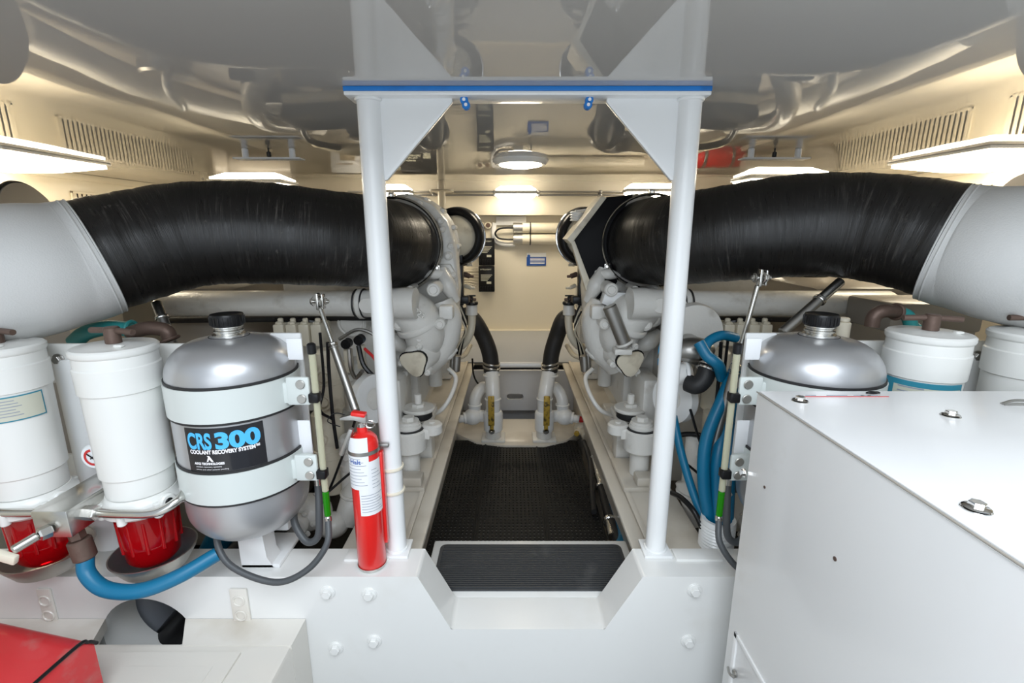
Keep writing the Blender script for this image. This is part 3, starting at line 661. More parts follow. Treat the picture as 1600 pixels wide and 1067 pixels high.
lab_px_h = .085
fuel_filter(.925, 1.03, 'white fuel filter with teal label and brown handle beside the right tank', ((1385, 591), (1502, 605)))
fuel_filter(1.16, 1.03, 'white fuel filter cut by the right edge of the photo')
# mounting bracket between filters
for (x0, x1, y, lab) in ((-1.2, -.76, 1.10, 'white filter mounting bracket with a bolt behind the left filters'), (.80, 1.3, 1.13, 'white filter mounting bracket with a bolt behind the right filters')):
    t = thing('filter_bracket', ((x0+x1)/2, y, zt), lab, 'bracket', 'filter mounting brackets')
    xm = -1.075 if x0 < 0 else 1.15
    m = MB(); m.bx(x0, x1, y, y+.012, -.36, -.262, .003); m.bx(x0, x1, y+.005, y+.015, -.64, -.55, .003); m.build('plate', FILT, t)
    m = MB(); m.cyl((xm, y+.04, zt), (xm, y+.04, -.30), .05, seg=32); m.build('column', FRAMEW, t)
    m = MB(); p = V(xm-.01, y-.001, -.30); m.hexb(p, (0, -1, 0), .010, .01); m.build('bolt', DSTEEL, t)
# vacuum gauge
t = thing('vacuum_gauge', (-.99, 1.03, -.62), 'small round vacuum gauge between the two left fuel filters', 'gauge')
p = P(150, 712, 1.04); m = MB(); m.cyl(p+V(0, .02, 0), p+V(0, -.008, 0), .031, seg=36); m.build('case', FRAMEW, t)
m = MB(); m.cyl(p+V(0, -.008, 0), p+V(0, -.009, 0), .027, seg=36, bev=0); m.build('dial', PAPER, t)
m = MB(); m.lathe(p+V(0, -.0095, 0), (0, 1, 0), [(0, .015), (0, .021)], 40, .6, 4.6); m.build('red_arc', LRED, t)
m = MB(); m.box(p+V(0, -.011, 0), (.03, .0015, .003), .0005, Matrix.Rotation(.7, 3, 'Y')); m.box(p+V(0, -.011, -.0), (.012, .001, .003), .0005, Matrix.Rotation(-.6, 3, 'Y')); m.build('needle', BLK, t)
# valve manifold
t = thing('valve_manifold', (-1.0, .93, -.70), 'square aluminium valve manifold block between the left fuel filters', 'valve')
a = P(95, 800, .90); b = P(165, 745, 1.02)
yaw = Matrix.Rotation(math.radians(0), 3, 'Z')
m = MB(); m.bx(-1.005, -.93, .885, 1.05, -.632, -.570, .003); m.build('block', STEEL, t)
cA = V(-.93, .925, -.598)
m = MB(); m.cyl(cA, cA+V(.03, -.003, 0), .016, seg=6, bev=.002); m.tube([cA+V(.02, 0, 0), cA+V(.10, -.012, .004), cA+V(.165, -.012, .008), cA+V(.20, .01, .025), cA+V(.19, .06, .03)], .0095, 14); m.build('crossover_pipe', STEEL, t)
cB = V(-1.005, .925, -.598)
m = MB(); m.cyl(cB, cB+V(-.03, 0, 0), .016, seg=6, bev=.002); m.tube([cB+V(-.02, 0, 0), cB+V(-.12, 0, 0), cB+V(-.3, 0, .01)], .0095, 14); m.build('inlet_pipe', STEEL, t)
m = MB(); p = V(-.968, .885, -.612); m.cyl(p, p+V(-.01, -.02, 0), .014, seg=6); m.cyl(p+V(-.01, -.02, 0), p+V(-.03, -.055, -.01), .009); m.build('valve_stem', STEEL, t)
m = MB(); m.box(p+V(-.055, -.06, -.015), (.075, .012, .02), .003, Matrix.Rotation(.35, 3, 'Y')); m.build('lever', CREAM, t)
m = MB(); p = V(-.957, .92, -.632); m.cyl(p, p+V(.004, 0, -.028), .016, seg=6); m.cyl(p+V(.004, 0, -.028), p+V(.012, -.002, -.075), .022); m.build('elbow', BRONZE, t)
p = p+V(.012, -.002, -.07)
m = MB(); m.tube([p, p+V(.008, -.012, -.035), p+V(.05, -.022, -.066), p+V(.12, -.018, -.074), p+V(.19, .01, -.06), p+V(.25, .06, -.04)], .0165, 18)
tag(m.build('fuel_hose', BLUE), 'blue fuel hose curving under the left drip pans', 'hose')
m = MB(); p = V(-.93, 1.07, -.63); m.cyl(p, p+V(.005, 0, -.05), .02); q = m; o = q.build('hose_fitting', BRONZE, None); tag(o, 'brown hose fitting behind the bright red filter bowl', 'fitting')
m = MB(); m.tube([p+V(.005, 0, -.045), p+V(.012, -.005, -.08), p+V(.035, -.02, -.115), p+V(.06, -.02, -.13)], .017, 16); tag(m.build('fuel_hose', BLUE), 'short blue fuel hose between the two red filter bowls', 'hose')

# ================================================================ FIRE EXTINGUISHER
ex, ey = -.353, 1.045
t = thing('fire_extinguisher', (ex, ey, zt+.002), 'red fire extinguisher with white labels strapped to the left post', 'fire extinguisher')
r = .0345; z0 = zt+.006; z1 = P(575, 690, ey).z
m = MB(); m.lathe((ex, ey, z0), (0, 0, 1), [(0, r-.006), (.002, r-.002), (.006, r), (z1-z0-.0, r), (z1-z0+.012, r*.9), (z1-z0+.022, r*.62), (z1-z0+.026, .013), (z1-z0+.04, .012), (z1-z0+.04, 0)], 48); m.build('cylinder', RED, t)
m = MB(); m.lathe((ex, ey, z0-.005), (0, 0, 1), [(0, r-.003), (.001, r), (.008, r+.0012), (.008, r-.002)], 40); m.build('base_ring', STEEL, t)
def ext_wrap(a, z, d): return V(ex+(r+d)*math.cos(a), ey+(r+d)*math.sin(a), z)
def ext_patch(name, a0, a1, za, zb, d, material, par):
    m = MB(); n = 16; m.add([ext_wrap(a0+(a1-a0)*i/n, z, d) for i in range(n+1) for z in (za, zb)], [(2*i, 2*i+2, 2*i+3, 2*i+1) for i in range(n)]); return m.build(name, material, par)
def ea(px, py): return PCY(px, py, ex, ey, r)[0]
zz = lambda py: PCY(575, py, ex, ey, r)[1]
def eang(f): return math.radians(-180+28+f*170-0)   # 0 left rim .. 1 right rim as the camera sees it
L1 = ext_patch('tag_label', eang(-.02), eang(.56), zz(765), zz(683), .0012, PAPER, t)
L2 = ext_patch('instruction_label', eang(.30), eang(.92), zz(806), zz(722), .0006, PAPER, t)
for par, a0, a1, za, zb, n_ in ((L1, .04, .5, 758, 706, 10), (L2, .60, .86, 764, 730, 6), (L2, .34, .86, 800, 770, 7)):
    for k in range(n_):
        zc_ = zz(za)+(zz(zb)-zz(za))*k/n_; ext_patch('print_line', eang(a0), eang(a1-.06*(k % 3)), zc_, zc_+.0012, .0016, LGREY, par)
vs, fs = textm('Halt', .016, 0, .0002); m = MB(); m.add([ext_wrap(eang(.12)+a.x/r, zz(724)+a.y, .0018) for a in vs], fs); m.build('handwriting', SIGNB, L1)
m = MB(); za = zz(712); m.lathe((ex, ey, za), (0, 0, 1), [(0, r), (0, r+.002), (.009, r+.002), (.009, r)], 48); m.box((ex+.04, ey+.02, za+.004), (.03, .012, .01), .002); m.build('strap', DSTEEL, t)
m = MB(); m.box((ex+.035, ey+.015, (z0+z1)/2+.01), (.012, .02, z1-z0-.08), .004); m.build('mounting_bracket', RED, t)
for k, py in enumerate((756, 795)):
    m = MB(); z = zz(py); m.torus((xl, 1.1, z), (0, 0, 1), .0275, .003, 36, 8, sc=1.4); m.box((xl-.033, 1.08, z), (.015, .008, .007), .002); m.build('cable_tie', CREAM, t)
zh = z1+.04
m = MB(); m.cyl((ex, ey, zh-.006), (ex, ey, zh+.012), .012); v_ = m.build('valve_head', STEEL, t)
m = MB(); m.torus((ex+.02, ey-.004, zh+.006), (.3, -.5, .8), .010, .0022, 24, 8); m.build('pull_ring', CHROME, v_)
m = MB(); m.prism([V(ex+.012, ey-.008, zh+.026), V(ex-.018, ey-.012, zh+.032), V(ex-.045, ey-.016, zh+.026), V(ex-.045, ey-.016, zh+.02), V(ex-.015, ey-.012, zh+.02), V(ex+.012, ey-.008, zh+.008)], (0, .016, 0), .001); m.build('squeeze_lever', DSTEEL, t)
m = MB(); m.box((ex-.004, ey-.004, zh+.032), (.034, .02, .010), .003, Matrix.Rotation(.15, 3, 'Y')); m.box((ex+.005, ey, zh+.02), (.012, .014, .02), .003); m.build('red_lever', RED, t)
m = MB(); m.box((ex-.030, ey-.025, zh-.028), (.011, .016, .072), .003, Matrix.Rotation(.42, 3, 'Y')); m.build('carry_handle', DSTEEL, t)
m = MB(); m.tube([(ex-.02, ey, zh+.02), (ex-.06, ey+.005, zh+.03), (ex-.08, ey, zh+.012), (ex-.05, ey-.005, zh)], .0013, 6); m.build('pin_wire', BLK, t)

# ================================================================ EXHAUST HOSES
def exhaust(side, label):
    s = 1 if side < 0 else -1
    def Q(px, py, Y):
        p = P(px, py, Y); return p
    if side < 0:
        pts = [P(628, 384, 1.92), P(618, 383, 1.76), P(575, 378, 1.60), P(500, 372, 1.50), P(400, 365, 1.44), P(300, 368, 1.38), P(205, 388, 1.29), P(112, 412, 1.20)]
        wpts = [P(150, 403, 1.235), P(112, 413, 1.20), P(40, 425, 1.13), P(-60, 445, 1.06), P(-200, 470, 1.0)]
        ring = P(622, 383, 1.80); tail = [P(60, 360, 1.55), P(-60, 375, 1.5), P(-200, 390, 1.45)]
    else:
        pts = [P(1004, 378, 1.92), P(1013, 378, 1.76), P(1060, 375, 1.60), P(1140, 365, 1.50), P(1240, 354, 1.44), P(1330, 354, 1.38), P(1420, 366, 1.29), P(1512, 388, 1.20)]
        wpts = [P(1474, 381, 1.235), P(1512, 389, 1.20), P(1580, 400, 1.13), P(1690, 420, 1.06), P(1800, 440, 1.0)]
        ring = P(1010, 378, 1.80); tail = [P(1560, 350, 1.50), P(1640, 362, 1.45), P(1720, 375, 1.38)]
    t = thing('exhaust_hose', pts[4]-V(0, 0, .14), label, 'hose', 'large black exhaust hoses')
    m = MB(); rp = lambda L: .006*math.sin(L*95)+.004*math.sin(L*240)+.008*math.sin(L*13)
    m.tube(pts, [.150, .150, .148, .145, .146, .145, .143, .142], 72, 14, ripple=rp); m.build('rubber_hose', HOSE, t, smooth=60)
    m = MB(); m.tube(wpts, [.147, .149, .155, .16, .165], 56, 8, ripple=lambda L: .004*math.sin(L*60)+.004*math.sin(L*27)); wr = m.build('cloth_wrap', WRAP, t, smooth=60)
    m = MB(); d = (wpts[0]-wpts[1]).normalized(); m.torus(wpts[0]-d*.012, d, .147, .0025, 64, 8); m.torus(wpts[0], d, .1465, .002, 64, 8); m.build('hem', WRAP, wr)
    d = (pts[0]-pts[1]).normalized(); m = MB(); u_ = d
    for off, rr in ((0, .164), (.035, .168)): m.torus(pts[1]+d*(-.03+off), d, rr, .0045, 72, 8, sc=2.0)
    for k in range(3):
        a = k*2.1+.5; u, w_ = frame_of(d); q = pts[1]-d*.012+(u*math.cos(a)+w_*math.sin(a))*.170
        m.cyl(q-d*.025, q+d*.025, .007); m.box(q, (.022, .03, .022), .003)
    m.build('clamp', STEEL, t)
    m = MB(); m.tube([pts[0], pts[0]+V(0, .10, 0), pts[0]+V(0, .22, 0)], [.147, .14, .12], 48); m.build('spigot', ENG, t)
    # duct behind the silver wrap
    t2 = thing('lagged_silencer', tail[1]-V(0, 0, .13), ('taupe lagged silencer behind the silver wrap at the left edge' if side < 0 else 'taupe lagged silencer behind the silver wrap at the right edge'), 'silencer', 'lagged silencers')
    m = MB(); m.tube(tail, [.145, .15, .15], 48); m.build('shell', DUCT, t2)
    m = MB(); d = (tail[1]-tail[0]).normalized(); m.torus(tail[0]+d*.01, d, .147, .006, 56, 8); m.build('rim', BLK, t2)
exhaust(-1, 'thick scuffed black exhaust hose with silver wrapped end on the left')
exhaust(1, 'thick scuffed black exhaust hose with silver wrapped end on the right')
# ================================================================ ENGINES
def engine(side):
    sg = -1 if side < 0 else 1            # outboard direction in x
    def Q(px, py, Y):                      # coordinates read on the left engine, mirrored for the right one
        p = P(px, py, Y)
        return p if side < 0 else V(2*XC-p.x, p.y, p.z)
    def D(x, y, z): return V(x if side < 0 else -x, y, z)
    cx = -.66 if side < 0 else .66+2*XC
    lab = ('pale grey marine diesel engine on the left of the aisle' if side < 0 else 'pale grey marine diesel engine on the right of the aisle with a black belt guard')
    t = thing('marine_engine', (cx, 2.4, -.86), lab, 'engine', 'pair of marine engines')
    def X(a, b): return (a, b) if side < 0 else (2*XC-b, 2*XC-a)
    def pbox(name, material, x0, x1, y0, y1, z0, z1, bev=.01, par=None):
        a, b = X(x0, x1); m = MB(); m.bx(a, b, y0, y1, z0, z1, bev); return m.build(name, material, par or t)
    # core
    pbox('engine_block', ENG, -.90, -.38, 1.86, 3.05, -.74, -.30, .03)
    pbox('oil_pan', ENG, -.80, -.44, 1.92, 2.95, -1.10, -.73, .04)
    for k in range(3):
        pbox('cylinder_head', ENG, -.92, -.44, 1.90+k*.38, 2.24+k*.38, -.31, -.14, .015)
    pbox('intake_manifold', ENG, -.50, -.34, 1.95, 2.95, -.30, -.12, .03)
    # charge-air housing: ribbed, inboard
    for k in range(6):
        pbox('rib', ENGC, -.355, -.335, 1.98+k*.15, 2.0+k*.15, -.60, -.25, .004)
    # timing / gear housing facing the viewer
    m = MB(); poly = [(596, 322), (640, 302), (676, 318), (700, 345), (712, 385), (716, 450), (713, 515), (700, 556), (668, 584), (630, 578), (606, 545), (598, 470)]
    m.prism([Q(a, b, 1.80) for a, b in poly], (0, .12, 0), .018); h = m.build('gear_housing', ENG, t)
    for k, (px, py) in enumerate(((655, 318), (688, 345), (704, 385), (708, 430), (708, 490), (700, 535), (676, 570), (640, 578))):
        m = MB(); p = Q(px, py, 1.79); m.cyl(p+V(0, .03, 0), p+V(0, -.004, 0), .012); m.hexb(p+V(0, -.004, 0), (0, -1, 0), .007, .009); m.build('housing_bolt', ENG, h)
    m = MB(); d_ = Q(663, 520, 1.69)-Q(648, 492, 1.67); m.torus(Q(655, 505, 1.68), d_, .078, .008, 48, 8, sc=1.6); m.torus(Q(612, 478, 1.69), Q(615, 478, 1.69)-Q(575, 478, 1.72), .070, .007, 44, 8, sc=1.6); m.build('elbow_flange', ENG, t)
    for (qa, qb, w__) in (((690, 420), (712, 470), .03), ((640, 545), (600, 520), .035), ((664, 430), (700, 425), .02), ((690, 560), (712, 545), .02)):
        a = Q(*qa, 1.77); b = Q(*qb, 1.77); m = MB(); m.tube([a, (a+b)/2+V(0, -.02, 0), b], [w__*.6, w__, w__*.6], 14); m.build('cast_web', ENG, t, smooth=60)
    m = MB(); m.lathe(Q(695, 428, 1.785), (0, 1, 0), [(0, 0), (0, .022), (.004, .026), (.006, .038), (.012, .042), (.03, .042)], 6); m.build('hex_cover', ENG, h)
    # cast exhaust elbow, bell and lower duct
    m = MB(); m.tube([Q(575, 478, 1.72), Q(615, 478, 1.69), Q(648, 492, 1.67), Q(663, 520, 1.69), Q(660, 550, 1.72)], [.055, .068, .078, .074, .058], 36, 8); m.build('exhaust_elbow', ENG, t, smooth=60)
    m = MB(); m.tube([Q(690, 470, 1.74), Q(700, 500, 1.74), Q(690, 540, 1.76), Q(665, 570, 1.78)], [.042, .052, .055, .05], 28, 8); m.build('water_duct', ENG, t, smooth=60)
    m = MB(); a = Q(664, 548, 1.72); b = Q(648, 566, 1.62); m.cyl(a, b, .062, .050, seg=40, bev=.004); mm = m.build('thermostat_neck', ENG, t)
    d = (b-a).normalized(); u, w_ = frame_of(d)
    tri = lambda R_, off: [b+d*off+(u*math.cos(q)+w_*math.sin(q))*(R_*(1+.16*math.cos(3*(q+.35)))) for q in [2*math.pi*k/30 for k in range(30)]]
    m = MB(); m.prism(tri(.050, -.001), d*.004); m.build('gasket', BLK, mm)
    m = MB(); m.prism(tri(.046, .003), d*.008, .002); m.build('cover_cap', ENGC, mm)
    for q in (0.2, 2.3, 4.4):
        m = MB(); p = b+(u*math.cos(q)+w_*math.sin(q))*.058-d*.01; m.cyl(p-d*.03, p+d*.004, .012); m.hexb(p+d*.004, d, .007, .007); m.build('lug_bolt', ENG, mm)
    # bosses and bolts on the castings
    for (px, py, Y, r) in ((677, 453, 1.64, .024), (687, 507, 1.62, .019), (622, 508, 1.62, .022), (640, 452, 1.63, .012), (700, 400, 1.78, .016), (703, 470, 1.76, .014), (655, 530, 1.62, .016), (632, 585, 1.72, .012), (705, 548, 1.76, .013), (690, 358, 1.78, .012)):
        p = Q(px, py, Y); m = MB(); m.cyl(p+V(0, .10, 0), p, r, seg=24, bev=.004); m.cyl(p, p+V(0, -.006, 0), r*.62, seg=20); m.build('boss', ENG, t)
    for q, dd, rr in ((Q(698, 487, 1.68), (.05, .05, .05), 0), (Q(652, 520, 1.63), (.026, .03, .03), 0)):
        m = MB(); m.box(q, dd, .008, Matrix.Rotation(rr, 3, 'Y')); m.build('cast_bracket', ENG, t)
    m = MB()
    for k in range(16):
        a = k/16*6.283; c = Q(640, 385, 1.86); p = c+V(.185*math.cos(a), 0, .185*math.sin(a)); m.cyl(p+V(0, .05, 0), p+V(0, -.012, 0), .010, seg=12)
    m.cyl(Q(640, 385, 1.93), Q(640, 385, 1.87), .195, seg=48, bev=.01); m.build('turbo_flange', ENG, t)
    # raised casting letters on the elbow
    vs, fs = textm('DDC 149' if False else 'MTU', .03, .004, .0004) if False else textm('8923', .028, .006, .0006)
    p = Q(640, 482, 1.59); m = MB(); ang = -.75 if side < 0 else .9
    m.add([p+V(a.x*math.cos(ang)-a.y*math.sin(ang), a.z+.004*abs(a.x), a.x*math.sin(ang)+a.y*math.cos(ang)) for a in vs], fs); m.build('cast_number', ENG, t)
    # air filter with a black ring
    c = Q(712, 370, 2.02); d = V(-.18 if side < 0 else .18, -1, .03).normalized()
    m = MB(); m.lathe(c-d*.12, d, [(0, 0), (0, .085), (.13, .088), (.155, .08), (.175, .055), (.185, .02), (.187, 0)], 44); f_ = m.build('air_filter', ENGC, t)
    m = MB(); m.torus(c+d*.0, d, .102, .017, 56, 12, sc=1.6); m.torus(c-d*.05, d, .10, .014, 56, 10, sc=1.5); m.build('rubber_ring', BLK, f_)
    m = MB(); m.torus(c-d*.025, d, .118, .005, 56, 8); m.build('steel_band', CHROME, f_)
    m = MB(); m.box(Q(689, 330, 1.98), (.05, .06, .03), .008, Matrix.Rotation(.4, 3, 'Y')); m.cyl(Q(686, 336, 1.98), Q(700, 348, 1.98), .014); m.build('sensor', BLK, t)
    # actuator and rods at inboard edge
    m = MB(); m.box(Q(716, 445, 1.98), (.045, .05, .17), .006); m.box(Q(718, 400, 2.0), (.03, .04, .06), .006); m.box(Q(722, 468, 1.96), (.06, .05, .03), .005); m.build('actuator', BLK, t)
    m = MB(); m.cyl(Q(712, 490, 1.95), Q(706, 585, 1.95), .012); m.cyl(Q(714, 555, 1.95), Q(712, 580, 1.95), .018); m.build('drain_rod', DSTEEL, t)
    m = MB(); m.tube([Q(737, 480, 2.05), Q(737, 505, 2.05), Q(733, 525, 2.05), Q(722, 540, 2.08), Q(712, 542, 2.15)], .017, 18); fp = m.build('oil_filler_pipe', ENGC, t)
    m = MB(); m.cyl(Q(737, 492, 2.05), Q(737, 476, 2.05), .026, .024); m.build('filler_neck', ENG, fp)
    m = MB(); m.cyl(Q(737, 476, 2.05), Q(737, 471, 2.05), .028); m.cyl(Q(737, 471, 2.05), Q(737, 462, 2.05), .005); m.box(Q(737, 462, 2.05), (.035, .008, .006), .002); m.build('dipstick', BLK, fp)
    for k in range(5):
        m = MB(); a = Q(722+k*2, 410+k*18, 2.06); m.cyl(a, a+D(.03, -.005, -.01), .009+.002*(k % 2)); m.cyl(a+D(.03, -.005, -.01), a+D(.045, -.005, -.01), .006); m.build('sensor_plug', BRONZE if k % 2 else ENGC, t)
    for k in range(4):
        m = MB(); m.tube([Q(718, 470+8*k, 2.0), Q(728, 500+6*k, 2.0), Q(722-2*k, 540, 2.05), Q(716-4*k, 575, 2.1)], .004, 8); m.build('fuel_line', ENGC if k % 2 else BLK, t)
    m = MB(); m.tube([Q(700, 575, 1.9), Q(712, 590, 1.9), Q(706, 615, 1.85), Q(690, 640, 1.82), Q(668, 650, 1.85)], .009, 14); m.build('grey_hose', ENG, t)
    # long pale cooler tube under the hose
    m = MB(); yy = 1.60; a = Q(225, 474, 1.66); b = Q(560, 474, yy)
    L = (b-a).length; m.lathe(a, b-a, [(0, 0), (.01, .025), (.05, .044), (L-.002, .044), (L, .042), (L, 0)], 36); m.build('cooler_tube', ENG, t)
    m = MB(); d = (b-a).normalized(); m.lathe(b, d, [(0, .046), (.006, .052), (.02, .052), (.022, .046), (.12, .049), (.15, .053), (.2, .053)], 36); m.build('cooler_end', ENG, t)
    m = MB(); m.torus(b-d*.004, d, .0465, .003, 40, 8); m.torus(b+d*.022, d, .048, .003, 40, 8); m.build('seal', BLKR, t)
    p = b+d*.075+V(0, -.048, 0); m = MB(); vs, fs = shape2d(rrect(-.055, .055, -.024, .024, .023), [], .008); m.add([p+V(a_.x, a_.z, a_.y) for a_ in vs], fs); m.cyl(p, p+V(0, -.01, 0), .012); m.build('cover_plate', ENG, t)
    m = MB(); a = Q(250, 500, 1.72); b2 = Q(590, 495, 1.66); m.cyl(a, b2, .013); m.build('lower_rail', BLKR, t)
    # front face between tank and post
    pbox('front_cover', ENG, -.80, -.50, 1.74, 1.88, -.62, -.26, .02)
    m = MB(); p = Q(548, 505, 1.66)
    m.lathe(p, (0, 1, 0), [(0, 0), (0, .036), (.004, .04), (.008, .052), (.02, .055), (.06, .055)], 40); m.torus(p+V(0, .004, 0), (0, 1, 0), .045, .004, 40, 8); m.build('round_cover', ENG, t)
    # stack of white head covers behind tank
    for k in range(4):
        p = Q(445+k*19, 520, 1.60); m = MB(); m.box(p, (.036, .09, .075), .006); m.cyl(p+V(0, -.02, .03), p+V(0, -.02, .055), .009); m.cyl(p+V(0, -.03, .035), p+V(0, -.03, .045), .013, seg=6); m.build('valve_cover', ENGC, t)
    # oil filter canisters
    for (px, y0, y1, Y, r, mt) in ((520, 545, 640, 1.50, .040, ENGC), (522, 640, 765, 1.46, .052, ENGC), (560, 560, 640, 1.62, .045, ENG), (553, 680, 770, 1.42, .036, ENG)):
        a = Q(px, y1, Y); b = V(a.x, a.y, Q(px, y0, Y).z); L = b.z-a.z
        m = MB(); m.lathe(a, (0, 0, 1), [(0, 0), (0, r*.8), (.008, r), (L*.45, r), (L*.46, r*1.05), (L*.54, r*1.05), (L*.55, r*.97), (L-.01, r*.95), (L, r*.7), (L, 0)], 32)
        p = V(a.x, a.y-r, a.z+L*.72); m.cyl(p+V(0, .01, 0), p+V(0, -.012, 0), r*.32); m.build('oil_canister', mt, t)
    m = MB()
    for k in range(3):
        c0 = Q(506, 590+k*38, 1.46); m.cyl(c0+V(0, .03, 0), c0+V(0, -.01, 0), .017, seg=20); m.torus(c0+V(0, -.01, 0), (0, 1, 0), .024, .004, 28, 8)
    m.build('inspection_plugs', ENGC, t)
    # pulley ring
    p = Q(576, 622, 1.44); d = D(.85, -.5, .1); m = MB(); m.lathe(p, d, [(0, .035), (-.0, .078), (.03, .078), (.032, .05), (.03, .035), (0, .035)], 44); m.build('pulley_guard', FRAMEW, t)
    m = MB(); m.lathe(p+d*.02, d, [(0, 0), (0, .036), (.008, .034), (.01, 0)], 32); m.build('pulley_hub', ENG, t)
    # water pump body low down
    m = MB(); c = Q(480, 800, 1.36); m.sph(c, .072, (1.1, .9, .8)); m.cyl(c+V(0, -.05, 0), c+V(0, -.085, 0), .032); m.sph(Q(520, 820, 1.34), .05, (1, .9, .8))
    m.cyl(Q(560, 750, 1.42), Q(540, 820, 1.36), .040); m.torus(Q(555, 770, 1.40), (.1, 0, 1), .042, .006, 32, 8); m.build('water_pump', ENG, t, smooth=60)
    for k in range(6):
        a = k*1.05; m = MB(); p = c+V(.045*math.cos(a), -.062, .04*math.sin(a)); m.hexb(p, (0, -1, 0), .007, .008); m.build('bolt', ENG, t)
    # cylinder bank side details and wiring
    for (px, py) in ((540, 538), (560, 532)):
        m = MB(); a = Q(px, py, 1.50); m.cyl(a+V(0, .03, 0), a+V(0, -.005, 0), .016); m.cyl(a+V(0, -.005, 0), a+V(0, -.007, 0), .008); m.build('connector', BLK, t)
        m = MB(); a = Q(px+2, py+8, 1.53); m.box(a+V(0, .01, -.04), (.024, .03, .08), .004); m.build('injector_body', ENGC, t)
    rnd = random.Random(3)
    paths = [([(512, 535), (514, 580), (520, 650), (527, 700)], 1.36, .0055, BLK), ([(560, 540), (568, 570), (585, 590), (600, 610)], 1.5, .008, BLK),
             ([(545, 545), (548, 575), (556, 590), (566, 580)], 1.47, .007, DSTEEL), ([(585, 520), (600, 540), (602, 570)], 1.6, .006, LBLU), ([(500, 780), (540, 745), (570, 720)], 1.3, .004, BLK),
             ([(455, 790), (500, 790), (540, 700), (560, 640)], 1.32, .004, BLK), ([(530, 530), (560, 515), (590, 528), (605, 560)], 1.55, .006, DSTEEL), ([(430, 500), (470, 500), (500, 505)], 1.6, .008, BLK),
             ([(590, 600), (600, 640), (602, 700)], 1.7, .009, BLK), ([(500, 520), (506, 600), (500, 640), (520, 655)], 1.37, .0045, BLK), ([(570, 545), (585, 560), (590, 575)], 1.45, .005, LRED)]
    for pp, Y, r, mt in paths:
        m = MB(); m.tube([Q(a, b, Y+rnd.uniform(-.02, .02)) for a, b in pp], r, 8); m.build('wiring_loom', mt, t)
    # frame legs / support bracket down to the stringer
    pbox('support_bracket', ENG, -.46, -.40, 1.62, 1.80, -.80, -.52, .008)
    pbox('support_foot', ENG, -.50, -.36, 1.95, 2.15, -.86, -.80, .008)
    pbox('rear_foot', ENG, -.50, -.36, 2.7, 2.9, -.86, -.72, .008)
    m = MB(); m.tube([Q(698, 560, 2.2), Q(724, 556, 2.3), Q(735, 540, 2.5)], .012, 10); m.build('side_pipe', ENGC, t)
    for k in range(6):
        pbox('side_cover', ENG if k % 2 else ENGC, -.40, -.345+.01*(k % 3), 1.98+k*.17, 2.12+k*.17, -.50+.03*(k % 2), -.33, .012)
    for k in range(5):
        c0 = D(0, 0, 0); a, b = X(-.36, -.33); m = MB(); m.cyl(((a+b)/2, 2.05+k*.2, -.68), ((a+b)/2, 2.05+k*.2, -.52), .03); m.build('side_canister', ENG, t)
    # top of the engine: turbochargers, dark intake ducts, pale crossover pipes and wiring
    for k, (x, y, z, r) in enumerate(((-.55, 2.35, .02, .13), (-.78, 2.75, .0, .12), (-.45, 2.85, .04, .10))):
        m = MB(); m.lathe(D(x, y, z) if side < 0 else V(2*XC-x, y, z), (0, -1, .1), [(-.08, 0), (-.08, r*.6), (-.05, r*.95), (0, r), (.05, r*.95), (.08, r*.5), (.10, r*.45), (.10, 0)], 32); m.build('turbocharger', BLK if k != 1 else DARK, t)
    def E(x, y, z): return V(x, y, z) if side < 0 else V(2*XC-x, y, z)
    for k, (pp, r, mt) in enumerate((([(-.55, 2.2, .05), (-.7, 2.15, .10), (-.95, 2.3, .08), (-1.1, 2.6, .0)], .06, BLKR), ([(-.35, 2.1, -.02), (-.38, 2.5, .06), (-.5, 3.0, .08), (-.8, 3.15, .02)], .05, DARK),
            ([(-.9, 1.95, -.06), (-1.05, 2.1, .06), (-1.2, 2.5, .06), (-1.2, 3.0, -.02)], .045, ENG), ([(-.6, 2.9, .1), (-.9, 2.95, .12), (-1.2, 3.1, .05)], .035, ENGC),
            ([(-.4, 2.0, 0), (-.6, 1.98, .07), (-.9, 2.05, .07)], .02, ENGC), ([(-1.0, 2.4, .02), (-1.1, 2.8, .1), (-.9, 3.1, .1)], .018, BLK), ([(-.5, 2.6, .1), (-.7, 2.5, .15), (-.85, 2.7, .1)], .015, DSTEEL))):
        m = MB(); m.tube([E(*p) for p in pp], r, 20); m.build('intake_duct' if k < 2 else 'crossover_pipe', mt, t)
    rr_ = random.Random(11)
    for k in range(14):
        x, y = rr_.uniform(-1.05, -.4), rr_.uniform(1.95, 3.1); c_ = E(x, y, -.10); m = MB(); h_ = rr_.uniform(.05, .14); m.box(c_+V(0, 0, h_/2), (rr_.uniform(.04, .12), rr_.uniform(.04, .12), h_), .008)
        m.build('top_fitting', rr_.choice([ENG, ENGC, BLK, DARK, DARK]), t)
    if side > 0:        # black belt guard panel
        m = MB(); Yg = 1.78
        outer = [(948, 308), (990, 304), (960, 345), (950, 400), (965, 440), (955, 455), (928, 472), (892, 378)]
        m.prism([P(a, b, Yg-.02) for a, b in outer], (0, .03, 0), .004); g = m.build('belt_guard', GUARD, t)
        m = MB(); m.prism([P(a, b, Yg-.03) for a, b in [(892, 378), (898, 376), (932, 466), (922, 474)]], (0, .04, 0), .002)
        m.prism([P(a, b, Yg-.03) for a, b in [(886, 374), (940, 306), (948, 309), (893, 381)]], (0, .16, 0), .002); m.build('guard_rim', ENGC, g)
        m = MB(); m.prism([P(a, b, 1.66) for a, b in [(946, 456), (990, 458), (986, 494), (940, 474)]], (0, .05, 0), .004); m.build('heat_shield', FRAMEW, t)
        m = MB(); m.cyl(P(952, 478, 1.60), P(978, 542, 1.60), .024); m.build('damper', DSTEEL, t)
